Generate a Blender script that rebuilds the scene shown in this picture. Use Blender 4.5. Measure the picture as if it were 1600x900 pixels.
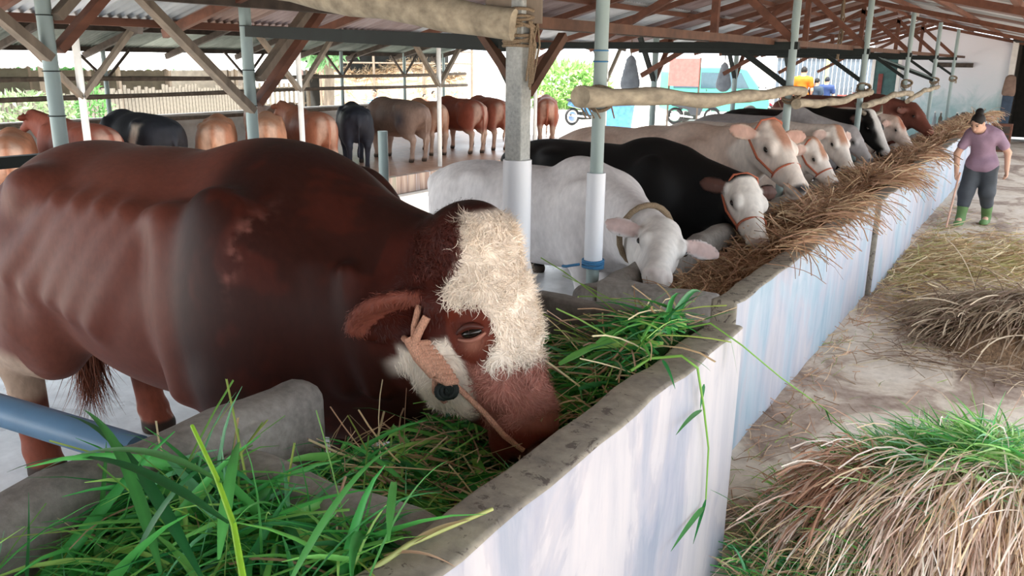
import bpy, bmesh, math, random
import numpy as np
from mathutils import Vector, Matrix

for o in list(bpy.data.objects): bpy.data.objects.remove(o)
SC = bpy.context.scene
COL = SC.collection
random.seed(7)
RNG = np.random.default_rng(7)

# ------------------------------------------------------------------ camera
FPX = 1290.0
CAM_H = 2.0
RM = np.array([[0.84150604, -0.15305239, 0.51811442],
               [0.5401193, 0.21743426, -0.81301506],
               [0.01177808, 0.96400068, 0.26563879]])      # world <- camera axes
cd = bpy.data.cameras.new('camera')
cam = bpy.data.objects.new('camera', cd); COL.objects.link(cam)
M4 = Matrix([list(RM[i]) + [(0, 0, CAM_H)[i]] for i in range(3)] + [[0, 0, 0, 1]])
cam.matrix_world = M4
cd.sensor_width = 36.0; cd.lens = FPX * 36.0 / 1600.0
cd.clip_start = 0.05; cd.clip_end = 400
SC.camera = cam

# ------------------------------------------------------------------ light
w = bpy.data.worlds.new('overcast_sky'); SC.world = w; w.use_nodes = True
bg = w.node_tree.nodes['Background']
bg.inputs[0].default_value = (0.86, 0.93, 1.0, 1); bg.inputs[1].default_value = 1.9
sd = bpy.data.lights.new('sun', 'SUN'); sd.energy = 7.5; sd.angle = math.radians(3); sd.color = (1.0, 0.95, 0.86)
sun = bpy.data.objects.new('sun', sd); COL.objects.link(sun)
sdir = Vector((0.26, -0.50, 1.25)).normalized()          # towards the sun: high, behind the camera's right
sun.rotation_euler = sdir.to_track_quat('Z', 'Y').to_euler()
SC.view_settings.view_transform = 'Standard'
SC.view_settings.look = 'None'
SC.view_settings.exposure = 1.0
SC.view_settings.gamma = 1.0
SC.view_settings.use_curve_mapping = False
SC.cycles.max_bounces = 8
SC.cycles.diffuse_bounces = 4

# ------------------------------------------------------------------ helpers
def U(px, py, x=None, y=None, z=None, d=None):
    """a point of the photograph's survey: pixel plus one known world coordinate -> world point"""
    r = RM @ np.array([px - 800.0, -(py - 450.0), -FPX])
    if x is not None: t = x / r[0]
    elif y is not None: t = y / r[1]
    elif z is not None: t = (z - CAM_H) / r[2]
    else: t = d / FPX
    return Vector((r[0] * t, r[1] * t, CAM_H + r[2] * t))

def tag(o, label, cat, group=None, kind=None):
    if label: o['label'] = label
    if cat: o['category'] = cat
    if group: o['group'] = group
    if kind: o['kind'] = kind
    return o
def empty(name, loc=(0, 0, 0), rz=0.0):
    o = bpy.data.objects.new(name, None); COL.objects.link(o)
    o.location = loc; o.rotation_euler = (0, 0, rz); o.empty_display_size = 0.1
    return o
def link_mesh(name, me, parent=None, loc=None):
    o = bpy.data.objects.new(name, me); COL.objects.link(o)
    if parent is not None: o.parent = parent
    if loc is not None: o.location = loc
    return o
def np_mesh(name, V, Fc, mat=None, smooth=True, col=None):
    """V (n,3), Fc (m,k) arrays -> mesh, quick"""
    V = np.asarray(V, dtype=np.float32); Fc = np.asarray(Fc, dtype=np.int32)
    me = bpy.data.meshes.new(name)
    me.vertices.add(len(V)); me.vertices.foreach_set('co', V.ravel())
    k = Fc.shape[1]; m = len(Fc)
    me.loops.add(m * k); me.loops.foreach_set('vertex_index', Fc.ravel())
    me.polygons.add(m)
    me.polygons.foreach_set('loop_start', np.arange(0, m * k, k, dtype=np.int32))
    me.polygons.foreach_set('loop_total', np.full(m, k, dtype=np.int32))
    if smooth: me.polygons.foreach_set('use_smooth', np.ones(m, dtype=bool))
    me.update(calc_edges=True)
    if col is not None:
        a = me.color_attributes.new('col', 'FLOAT_COLOR', 'POINT')
        c4 = np.ones((len(V), 4), dtype=np.float32); c4[:, :3] = col
        a.data.foreach_set('color', c4.ravel())
    if mat is not None:
        for mm in (mat if isinstance(mat, (list, tuple)) else [mat]): me.materials.append(mm)
    return me

def rot_to(d):
    return Vector(d).normalized().to_track_quat('Z', 'Y').to_matrix()

class MB:
    """collects shapes for ONE mesh object"""
    def __init__(s): s.v = []; s.f = []; s.mi = []; s.cur = 0; s.sm = []
    def add(s, vs, fs, smooth=False):
        n = len(s.v); s.v += [tuple(v) for v in vs]
        for f in fs: s.f.append(tuple(i + n for i in f)); s.mi.append(s.cur); s.sm.append(smooth)
        return s
    def box(s, c, size, rz=0.0, M=None, jit=0.0):
        hx, hy, hz = size[0] / 2, size[1] / 2, size[2] / 2
        c = Vector(c); R = M if M is not None else Matrix.Rotation(rz, 3, 'Z')
        vs = [c + R @ Vector((sx * hx, sy * hy, sz * hz)) + Vector([random.uniform(-jit, jit) for _ in range(3)])
              for sx in (-1, 1) for sy in (-1, 1) for sz in (-1, 1)]
        return s.add(vs, [(0, 1, 3, 2), (4, 6, 7, 5), (0, 4, 5, 1), (2, 3, 7, 6), (0, 2, 6, 4), (1, 5, 7, 3)])
    def beam(s, a, b, wd, ht=None, up=(0, 0, 1)):
        a = Vector(a); b = Vector(b); d = (b - a); L = d.length; d.normalize()
        ht = ht or wd
        upv = Vector(up)
        if abs(d.dot(upv)) > .95: upv = Vector((1, 0, 0))
        x = d.cross(upv).normalized(); u = x.cross(d)
        vs = []
        for p in (a, b):
            for sx, su in ((-1, -1), (1, -1), (1, 1), (-1, 1)): vs.append(p + x * sx * wd / 2 + u * su * ht / 2)
        return s.add(vs, [(3, 2, 1, 0), (4, 5, 6, 7), (0, 1, 5, 4), (1, 2, 6, 5), (2, 3, 7, 6), (3, 0, 4, 7)])
    def tube(s, pts, r, n=8, caps=True, smooth=True):
        pts = [Vector(p) for p in pts]; m = len(pts)
        rr = list(r) if isinstance(r, (list, tuple)) else [r] * m
        vs = []; fs = []; x = None
        for i, p in enumerate(pts):
            d = (pts[min(i + 1, m - 1)] - pts[max(i - 1, 0)]).normalized()
            if x is None:
                x = d.cross(Vector((0, 0, 1)))
                if x.length < .05: x = d.cross(Vector((1, 0, 0)))
            x = (x - d * x.dot(d)).normalized(); y = d.cross(x)
            for k in range(n):
                a = 2 * math.pi * k / n; vs.append(p + (x * math.cos(a) + y * math.sin(a)) * rr[i])
        for i in range(m - 1):
            for k in range(n):
                k2 = (k + 1) % n; fs.append((i * n + k, i * n + k2, (i + 1) * n + k2, (i + 1) * n + k))
        s.add(vs, fs, smooth)
        if caps:
            s.add([vs[k] for k in range(n)], [tuple(range(n - 1, -1, -1))])
            s.add([vs[(m - 1) * n + k] for k in range(n)], [tuple(range(n))])
        return s
    def ell(s, c, r, M=None, nu=12, nv=8):
        c = Vector(c); vs = []; fs = []; M = M if M is not None else Matrix.Identity(3)
        r = (r, r, r) if not isinstance(r, (list, tuple)) else r
        for j in range(nv + 1):
            t = math.pi * j / nv
            for i in range(nu):
                a = 2 * math.pi * i / nu
                vs.append(c + M @ Vector((r[0] * math.sin(t) * math.cos(a), r[1] * math.sin(t) * math.sin(a), r[2] * math.cos(t))))
        for j in range(nv):
            for i in range(nu):
                i2 = (i + 1) % nu; fs.append((j * nu + i, (j + 1) * nu + i, (j + 1) * nu + i2, j * nu + i2))
        return s.add(vs, fs, True)
    def torus(s, c, R, r, M=None, nu=20, nv=8):
        c = Vector(c); M = M if M is not None else Matrix.Identity(3); vs = []; fs = []
        for i in range(nu):
            a = 2 * math.pi * i / nu
            for j in range(nv):
                b = 2 * math.pi * j / nv
                vs.append(c + M @ Vector(((R + r * math.cos(b)) * math.cos(a), (R + r * math.cos(b)) * math.sin(a), r * math.sin(b))))
        for i in range(nu):
            for j in range(nv):
                i2 = (i + 1) % nu; j2 = (j + 1) % nv
                fs.append((i * nv + j, i2 * nv + j, i2 * nv + j2, i * nv + j2))
        return s.add(vs, fs, True)
    def prism(s, poly, axis, t0, t1):
        """poly of 2D points in the plane normal to axis ('x','y','z'), extruded t0..t1"""
        def P(u, v, t):
            return {'x': (t, u, v), 'y': (u, t, v), 'z': (u, v, t)}[axis]
        n = len(poly)
        vs = [P(u, v, t0) for u, v in poly] + [P(u, v, t1) for u, v in poly]
        fs = [tuple(range(n - 1, -1, -1)), tuple(range(n, 2 * n))] + [(i, (i + 1) % n, n + (i + 1) % n, n + i) for i in range(n)]
        return s.add(vs, fs)
    def mesh(s, name, mats, fix=True, bevel=0.0, subdiv=0):
        me = bpy.data.meshes.new(name); me.from_pydata(s.v, [], s.f)
        for m in (mats if isinstance(mats, (list, tuple)) else [mats]): me.materials.append(m)
        me.polygons.foreach_set('material_index', s.mi); me.polygons.foreach_set('use_smooth', s.sm)
        bm = bmesh.new(); bm.from_mesh(me)
        if fix: bmesh.ops.recalc_face_normals(bm, faces=bm.faces)
        if bevel > 0:
            bmesh.ops.remove_doubles(bm, verts=bm.verts, dist=1e-5)
            es = [e for e in bm.edges if e.is_manifold and e.calc_face_angle(0) > .5]
            bmesh.ops.bevel(bm, geom=es, offset=bevel, segments=2, profile=.5, affect='EDGES')
        bm.to_mesh(me); bm.free(); me.update()
        return me
    def build(s, name, mats, parent=None, loc=None, bevel=0.0):
        return link_mesh(name, s.mesh(name, mats, bevel=bevel), parent, loc)

# ------------------------------------------------------------------ materials
def rgb(h):
    """photo colour (sRGB hex) -> linear"""
    c = [int(h[i:i + 2], 16) / 255 for i in (0, 2, 4)]
    return tuple(x / 12.92 if x <= .04045 else ((x + .055) / 1.055) ** 2.4 for x in c)
def new_mat(name):
    m = bpy.data.materials.new(name); m.use_nodes = True
    nt = m.node_tree; return m, nt, nt.nodes['Principled BSDF']
def N(nt, t, **k):
    n = nt.nodes.new(t)
    for a, b in k.items(): setattr(n, a, b)
    return n
def L(nt, a, b): nt.links.new(a, b)
def noise(nt, vec, scale, detail=4, rough=.55, stretch=None, dist=0.0):
    mp = N(nt, 'ShaderNodeMapping')
    if stretch: mp.inputs['Scale'].default_value = stretch
    L(nt, vec, mp.inputs['Vector'])
    n = N(nt, 'ShaderNodeTexNoise'); n.inputs['Scale'].default_value = scale; n.inputs['Detail'].default_value = detail
    n.inputs['Roughness'].default_value = rough; n.inputs['Distortion'].default_value = dist
    L(nt, mp.outputs[0], n.inputs['Vector']); return n.outputs['Fac']
def ramp(nt, fac, stops):
    r = N(nt, 'ShaderNodeValToRGB'); el = r.color_ramp.elements
    while len(el) > 1: el.remove(el[0])
    el[0].position, el[0].color = stops[0][0], (*stops[0][1], 1)
    for p, c in stops[1:]:
        e = el.new(p); e.color = (*c, 1)
    L(nt, fac, r.inputs[0]); return r.outputs[0]
def mix(nt, fac, a, b, mode='MIX'):
    n = N(nt, 'ShaderNodeMix', data_type='RGBA', blend_type=mode)
    if isinstance(fac, (int, float)): n.inputs[0].default_value = fac
    else: L(nt, fac, n.inputs[0])
    for v, i in ((a, 6), (b, 7)):
        if isinstance(v, tuple): n.inputs[i].default_value = (*v, 1) if len(v) == 3 else v
        else: L(nt, v, n.inputs[i])
    return n.outputs[2]
def bump(nt, b, h, strength=.3, dist=.02):
    n = N(nt, 'ShaderNodeBump'); n.inputs['Strength'].default_value = strength; n.inputs['Distance'].default_value = dist
    L(nt, h, n.inputs['Height']); L(nt, n.outputs[0], b.inputs['Normal'])
def objco(nt): return N(nt, 'ShaderNodeTexCoord').outputs['Object']
def m_plain(name, c, rough=.6, var=.25, scale=8, metal=0.0, bmp=0.0, stretch=None, spec=.4):
    m, nt, b = new_mat(name); co = objco(nt)
    f = noise(nt, co, scale, stretch=stretch)
    d = tuple(x * (1 - var) for x in c); l = tuple(min(1, x * (1 + var * .8)) for x in c)
    L(nt, ramp(nt, f, [(.3, d), (.7, l)]), b.inputs['Base Color'])
    b.inputs['Roughness'].default_value = rough; b.inputs['Metallic'].default_value = metal
    b.inputs['Specular IOR Level'].default_value = spec
    if bmp: bump(nt, b, f, bmp)
    return m
def m_attr(name, rough=.6, var=.2, scale=30, stretch=None, bmp=.15, spec=.35, sheen=0.0, transl=0.0, bdist=.01):
    """colour comes from the mesh's own 'col' attribute, varied by noise"""
    m, nt, b = new_mat(name); co = objco(nt)
    at = N(nt, 'ShaderNodeAttribute', attribute_name='col')
    f = noise(nt, co, scale, detail=5, stretch=stretch)
    L(nt, mix(nt, 1.0, at.outputs['Color'], ramp(nt, f, [(.25, (1 - var,) * 3), (.75, (1 + var,) * 3)]), 'MULTIPLY'), b.inputs['Base Color'])
    b.inputs['Roughness'].default_value = rough; b.inputs['Specular IOR Level'].default_value = spec
    if sheen:
        b.inputs['Sheen Weight'].default_value = sheen; b.inputs['Sheen Roughness'].default_value = .4
    if bmp: bump(nt, b, f, bmp, bdist)
    if transl:
        tr = N(nt, 'ShaderNodeBsdfTranslucent'); L(nt, at.outputs['Color'], tr.inputs[0])
        ms = N(nt, 'ShaderNodeMixShader'); ms.inputs[0].default_value = transl
        L(nt, b.outputs[0], ms.inputs[1]); L(nt, tr.outputs[0], ms.inputs[2])
        L(nt, ms.outputs[0], nt.nodes['Material Output'].inputs[0])
    return m
MAT = {}
MAT['coat'] = m_attr('cattle_coat', rough=.58, var=.14, scale=26, stretch=(1, 1, .45), bmp=.12, spec=.22, bdist=.006)
MAT['coat_hero'] = m_attr('bull_coat', rough=.52, var=.16, scale=55, stretch=(.5, 1, .35), bmp=.18, spec=.15, bdist=.004)
MAT['hair'] = m_attr('hair_strands', rough=.6, var=.1, scale=10, bmp=0)
MAT['grass'] = m_attr('grass_blades', rough=.42, var=.12, scale=20, bmp=0, transl=.28)
MAT['straw'] = m_attr('straw_strands', rough=.65, var=.15, scale=20, bmp=0, transl=.3)
MAT['skin'] = m_attr('skin_and_cloth', rough=.7, var=.06, scale=40, bmp=.05)
MAT['eye'] = m_plain('eye_gloss', (.012, .008, .006), .08, .1, spec=.6)
MAT['horn'] = m_plain('horn', rgb('6d6353'), .45, .35, 20)
MAT['rope_pink'] = m_plain('rope_pink', rgb('cf9a80'), .8, .35, 260, bmp=.6, stretch=(1, 1, .5))
MAT['rope_tan'] = m_plain('rope_tan', rgb('8d7a63'), .85, .35, 160, bmp=.5)
MAT['rope_blue'] = m_plain('rope_blue', rgb('3f7fae'), .6, .25, 160, bmp=.4)
MAT['rope_red'] = m_plain('rope_red', rgb('b5654a'), .8, .25, 120)
MAT['wood_red'] = m_plain('wood_brown', rgb('6b4433'), .7, .35, 9, bmp=.2, stretch=(1, .15, 1))
MAT['wood_grey'] = m_plain('wood_weathered', rgb('7b6e60'), .75, .3, 12, bmp=.3, stretch=(1, 1, .2))
MAT['wood_dark'] = m_plain('wood_dark', rgb('4a4038'), .8, .35, 10)
MAT['wood_dark2'] = m_plain('wood_dark_brown', rgb('5d4030'), .75, .35, 9)
MAT['log'] = m_plain('log_wood', rgb('a69a85'), .8, .4, 14, bmp=.6, stretch=(1, .3, 1))
MAT['pipe'] = m_plain('pipe_grey_teal', rgb('94a5a3'), .45, .16, 5, stretch=(1, 1, .3))
MAT['pipe_blue'] = m_plain('pipe_blue', rgb('5d83a4'), .35, .12, 5)
MAT['pvc'] = m_plain('pvc_white', rgb('dfe3ea'), .35, .05, 3)
MAT['white_paint'] = m_plain('white_paint', rgb('e4e0da'), .55, .12, 6)
MAT['steel_dark'] = m_plain('steel_dark', rgb('181f1c'), .7, .3, 6)
MAT['black'] = m_plain('black_rubber', (.012, .012, .013), .5, .3)
MAT['chrome'] = m_plain('chrome', (.7, .7, .72), .18, .05, metal=1.0)
# ------------------------------------------------------------------ surfaces of the place
def m_concrete(name, a, b_, scale=3.0, rough=.8, bm=.35, spots=None, wet=None):
    m, nt, b = new_mat(name); co = objco(nt)
    f1 = noise(nt, co, scale, 8, .62, dist=.4); f2 = noise(nt, co, scale * 9, 6, .6)
    c = ramp(nt, f1, [(.34, a), (.62, b_)])
    c = mix(nt, .35, c, ramp(nt, f2, [(.3, tuple(x * .55 for x in a)), (.7, tuple(min(1, x * 1.25) for x in b_))]), 'MIX')
    if spots:
        f3 = noise(nt, co, scale * 5, 8, .7, dist=1.0)
        k = ramp(nt, f3, [(.56, (0, 0, 0)), (.6, (1, 1, 1))]); c = mix(nt, k, c, spots)
    L(nt, c, b.inputs['Base Color']); b.inputs['Roughness'].default_value = rough
    if wet is not None:
        L(nt, ramp(nt, f1, [(.4, (wet,) * 3), (.6, (rough,) * 3)]), b.inputs['Roughness'])
    bump(nt, b, f2, bm, .01)
    return m
MAT['conc'] = m_concrete('concrete_grey', rgb('6f6a66'), rgb('9b9690'), 4)
MAT['conc_top'] = m_concrete('concrete_wall_top', rgb('77706a'), rgb('a09888'), 3, spots=rgb('5d544d'))
MAT['conc_dark'] = m_concrete('concrete_dark', rgb('4c463e'), rgb('77706a'), 4, rough=.55)  # darker concrete for basin floors, far end walls and the low block
MAT['stall'] = m_concrete('stall_floor_wet', rgb('c3cad2'), rgb('dde2e6'), .8, rough=.5, bm=.15, wet=.25)
MAT['yard'] = m_concrete('yard_floor', rgb('c9bfb4'), rgb('ded8d0'), .5, rough=.6, bm=.1)
MAT['platform'] = m_concrete('platform_floor', rgb('855a46'), rgb('b38f7a'), .9, rough=.45, bm=.1, wet=.35)
def m_aisle():
    m, nt, b = new_mat('aisle_floor_dusty'); co = objco(nt)
    f1 = noise(nt, co, 1.1, 9, .62, dist=.8, stretch=(1.2, .8, 1)); f2 = noise(nt, co, 14, 7, .65); f3 = noise(nt, co, 70, 3, .6)
    c = ramp(nt, f1, [(.36, rgb('6f574c')), (.46, rgb('9a8576')), (.51, rgb('c9baa9')), (.64, rgb('d8cdc1'))])
    c = mix(nt, .3, c, ramp(nt, f2, [(.35, rgb('7c685c')), (.6, rgb('cdbfb1'))]))
    v = N(nt, 'ShaderNodeTexVoronoi', feature='DISTANCE_TO_EDGE'); v.inputs['Scale'].default_value = .55
    mp = N(nt, 'ShaderNodeMapping'); L(nt, co, mp.inputs[0])
    wn = N(nt, 'ShaderNodeTexNoise'); wn.inputs['Scale'].default_value = 2.5; L(nt, co, wn.inputs['Vector'])
    ad = N(nt, 'ShaderNodeMixRGB'); ad.inputs[0].default_value = .18; L(nt, mp.outputs[0], ad.inputs[1]); L(nt, wn.outputs['Color'], ad.inputs[2])
    L(nt, ad.outputs[0], v.inputs['Vector'])
    k = ramp(nt, v.outputs['Distance'], [(0.0, (.7, .7, .7)), (.008, (0, 0, 0))])
    c = mix(nt, k, c, rgb('86715f'))
    L(nt, c, b.inputs['Base Color']); b.inputs['Roughness'].default_value = .85; bump(nt, b, f2, .3, .012)
    return m
MAT['aisle'] = m_aisle()
def m_paintwall(name, blue=.5):
    m, nt, b = new_mat(name); co = objco(nt)
    s1 = noise(nt, co, 1.7, 7, .58, stretch=(1, 1.3, .62), dist=1.1); s2 = noise(nt, co, 7, 7, .62, stretch=(1, 1.1, .16), dist=.3); s3 = noise(nt, co, 30, 4, .6, stretch=(1, 1, .3))
    if blue > .4: c = ramp(nt, s1, [(.36, rgb('86a6b8')), (.46, rgb('9db0bf')), (.54, rgb('a7aab8')), (.66, rgb('b8b4ba'))])
    else: c = ramp(nt, s1, [(.38, rgb('828999')), (.45, rgb('9c9ca8')), (.505, rgb('a9a4aa')), (.53, rgb('bab4b6')), (.66, rgb('beb8b9'))])
    c = mix(nt, .32, c, ramp(nt, s2, [(.38, rgb('8792a5')), (.5, rgb('aaaeb8')), (.66, rgb('c8c3c5'))]))
    c = mix(nt, ramp(nt, s3, [(.62, (0, 0, 0)), (.8, (.35,) * 3)]), c, rgb('9a9aa0'))
    L(nt, c, b.inputs['Base Color']); b.inputs['Roughness'].default_value = .6; bump(nt, b, s3, .12, .006)
    return m
MAT['paint_wall'] = m_paintwall('trough_paint_pale', .3)
MAT['paint_blue'] = m_paintwall('trough_paint_bluish', .6)

def floor_slab(name, mat, x0, x1, y0, y1, z, th=.2):
    o = MB().box(((x0 + x1) / 2, (y0 + y1) / 2, z - th / 2), (x1 - x0, y1 - y0, th)).build(name, mat)
    o['kind'] = 'structure'; return o
tag(floor_slab('floor', MAT['aisle'], -1.9, 7, -10, 27, 0), 'dusty cracked concrete feed aisle beside the trough', None)
tag(floor_slab('floor', MAT['stall'], -6.3, -1.9, -10, 27, 0), 'pale wet concrete stall floor under the first row of cattle', None)
tag(floor_slab('yard_ground', MAT['yard'], -8.42, -6.3, -6, 60, -.02), 'bright sunlit concrete yard between the two barns', None)
tag(floor_slab('platform', MAT['platform'], -14.6, -8.42, 1, 17.5, .25, .5), 'raised brown concrete platform under the far row of cattle', None)
tag(floor_slab('yard_ground', MAT['yard'], -60, -14.6, -30, 90, -.03), 'pale ground beyond the second barn', None)
tag(floor_slab('yard_ground', MAT['yard'], -14.6, -8.42, 17.5, 90, -.03), 'pale open yard where the vehicles park', None)
tag(floor_slab('yard_ground', MAT['yard'], -8.42, 20, 27, 90, -.06), 'pale ground behind the end wall', None)
tag(floor_slab('yard_ground', MAT['yard'], 7, 40, -30, 60, -.03), 'pale ground outside the open side of the barn', None)
tag(floor_slab('yard_ground', MAT['yard'], -14.6, -8.42, -30, 1, -.03), 'pale ground before the platform', None)
tag(floor_slab('yard_ground', MAT['yard'], -8.42, 7, -30, -10, -.04), 'pale ground outside the open near end of the barn', None)
# kerb of the second platform, tinted by runoff
def m_kerb():
    m, nt, b = new_mat('kerb_streaked'); co = objco(nt)
    s = noise(nt, co, 2.2, 4, .6, stretch=(1, 1.5, .1))
    L(nt, ramp(nt, s, [(.3, rgb('6f8a70')), (.42, rgb('b9a498')), (.5, rgb('8f7468')), (.6, rgb('c3ccd6')), (.72, rgb('a98d7a'))]), b.inputs['Base Color'])
    b.inputs['Roughness'].default_value = .5; return m
k = MB().box((-8.36, 9.2, .125), (.12, 16.6, .27)).build('platform_kerb', m_kerb()); tag(k, 'streaky painted kerb along the raised platform', None, kind='structure')

# ------------------------------------------------------------------ feed troughs
def wall_piece(name, x0, x1, y0, y1, z0, z1, parent, paint=None, bevel=.02, top='conc_top', seg=14, amp=.006):
    bm = bmesh.new()
    bmesh.ops.create_cube(bm, size=1.0)
    for v in bm.verts:
        v.co = Vector(((x0 + x1) / 2 + v.co.x * (x1 - x0), (y0 + y1) / 2 + v.co.y * (y1 - y0), (z0 + z1) / 2 + v.co.z * (z1 - z0)))
    bmesh.ops.bevel(bm, geom=list(bm.edges), offset=bevel, segments=(5 if bevel > .05 else 3), profile=.5, affect='EDGES')
    L_ = max(x1 - x0, y1 - y0); n = max(2, int(L_ / .12)); ax = 1 if (y1 - y0) > (x1 - x0) else 0
    for i in range(1, n):
        c = [0, 0, 0]; c[ax] = (y0 if ax == 1 else x0) + L_ * i / n
        no = [0, 0, 0]; no[ax] = 1
        bmesh.ops.bisect_plane(bm, geom=bm.verts[:] + bm.edges[:] + bm.faces[:], plane_co=c, plane_no=no)
    for v in bm.verts:
        a = v.co[ax] * 5.3 + z1 * 9
        v.co.z += (math.sin(a) * .6 + math.sin(a * 2.7 + 1)) * amp * (1 if v.co.z > (z0 + z1) / 2 else 0)
        v.co[1 - ax] += math.sin(a * 1.9 + 2 + v.co.z * 7) * amp * .7
    bm.normal_update()
    for f in bm.faces:
        f.smooth = True
        f.material_index = 1 if (paint and f.normal.x > .75) else 0
    me = bpy.data.meshes.new(name); bm.to_mesh(me); bm.free()
    me.materials.append(MAT[top]); me.materials.append(MAT[paint or top])
    me.set_sharp_from_angle(angle=.7)
    return link_mesh(name, me, parent)
def trough(label, xo, xi, y0, y1, zt, zf, paint, back=None, dividers=(), ends=(True, True), th=.14, bth=.18, bevel=.02, ends_h=0.0):
    t = empty('feed_trough', ((xo + xi) / 2, (y0 + y1) / 2, 0)); tag(t, label, 'trough', 'concrete feed troughs in line')
    ps = []
    ps.append(wall_piece('front_wall', xo - th, xo, y0, y1, -.02, zt, t, paint, bevel))
    for (a, b_, z) in (back or [(y0, y1, zt)]):
        ps.append(wall_piece('back_wall', xi, xi + bth, a, b_, -.02, z, t, None, .075, 'conc', amp=.010))
    for (a, b_, z) in dividers:
        ps.append(wall_piece('divider_wall', xi + bth - .02, xo - th + .02, a, b_, .2, z, t, None, .078, 'conc', amp=.010))
    if ends[0]: ps.append(wall_piece('end_wall', xi + bth - .01, xo - th + .01, y0, y0 + .13, -.02, zt - .004 + ends_h, t, None, bevel, 'conc'))
    if ends[1]: ps.append(wall_piece('end_wall', xi + bth - .01, xo - th + .01, y1 - .10, y1, -.02, zt - .004 + ends_h, t, None, bevel, 'conc_dark'))
    ps.append(MB().box(((xo + xi) / 2, (y0 + y1) / 2, zf - .1), (xo - xi - .1, y1 - y0 - .06, .2)).build('basin_floor', MAT['conc_dark'], t))
    for p in ps: p.location = -Vector(t.location)
    return t
trough('nearest and tallest concrete feed trough with whitewashed front, filled with green grass', -.87, -1.95, -.9, 3.03, 1.03, .52, 'paint_wall',
       back=[(-.9, 1.74, 1.03), (1.74, 2.72, .62), (2.72, 3.03, 1.0)], dividers=[(1.22, 1.40, .97)], ends=(True, True), bevel=.018)
trough('pale blue concrete feed trough second from the camera, filled with brown straw', -1.17, -2.13, 3.93, 7.75, .85, .45, 'paint_blue', back=[(3.93, 7.75, .78)], ends=(True, False))
trough('middle length of pale concrete feed trough standing slightly proud of its neighbours', -1.13, -2.13, 7.77, 10.2, .86, .45, 'paint_blue', back=[(7.77, 10.2, .78)], ends=(False, False))
trough('farthest long stretch of concrete feed trough running to the end wall', -1.2, -2.13, 10.22, 24.5, .86, .45, 'paint_blue', back=[(10.22, 24.5, .78)], ends=(False, True))
o = wall_piece('trough_plinth', -2.1, -1.2, 3.05, 3.92, 0, .6, None, None, .02, 'conc_dark'); tag(o, 'low dark concrete block between the two nearest troughs', None, kind='structure')

# ------------------------------------------------------------------ posts and rails of the first barn
RX, RZ, RS = -3.0, 3.15, .27
RSR = .215
def roofz(x): return RZ - (RS if x < RX else RSR) * abs(x - RX)
def brace(a, b, wd, mat, parent, ht=None, name='brace'):
    o = MB().beam(a, b, wd, ht).build(name, MAT[mat], parent)
    if parent is not None: o.location = -Vector(parent.location)
    return o
# square concrete post with white sleeve beside the bull's head
p = empty('concrete_post', (-2.46, 3.9, 0)); tag(p, 'thick weathered concrete post with white lower sleeve behind the big bull', 'post')
MB().box((0, 0, 1.5), (.105, .105, 2.85)).build('shaft', m_concrete('post_concrete', rgb('8f9391'), rgb('b6b8b4'), 6), p, bevel=.008)
mb = MB(); mb.tube([(0, 0, .05), (0, 0, 1.47)], .080, 20); mb.build('sleeve', MAT['pvc'], p)
mb = MB()
for k_ in range(9):
    mb.torus((0, 0, 2.07 + k_ * .022 + random.uniform(-.006, .006)), .085, .009, Matrix.Rotation(random.uniform(-.35, .35), 3, 'X') @ Matrix.Rotation(random.uniform(-.3, .3), 3, 'Y'), 14, 5)
for k_ in range(7):
    mb.tube([(.08, random.uniform(-.06, .06), 2.2), (.1, random.uniform(-.05, .05), 2.08), (.085, random.uniform(-.06, .06), random.uniform(1.85, 2.0))], .006, 5)
mb.build('rope_lashing', MAT['rope_tan'], p)
for a_, b_ in ((U(800, 122, x=-2.49), U(752, 50, y=4.0)), (U(824, 146, x=-2.44), U(880, 56, x=-2.44))):
    o_ = MB().beam(a_, b_, .05, .045).build('knee_brace', MAT['wood_dark2'], p); o_.location = -Vector(p.location)
MB().box((-.02, -.02, 2.36), (.3, .06, .34), .5).build('cap_board', MAT['wood_grey'], p, bevel=.004)

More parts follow.
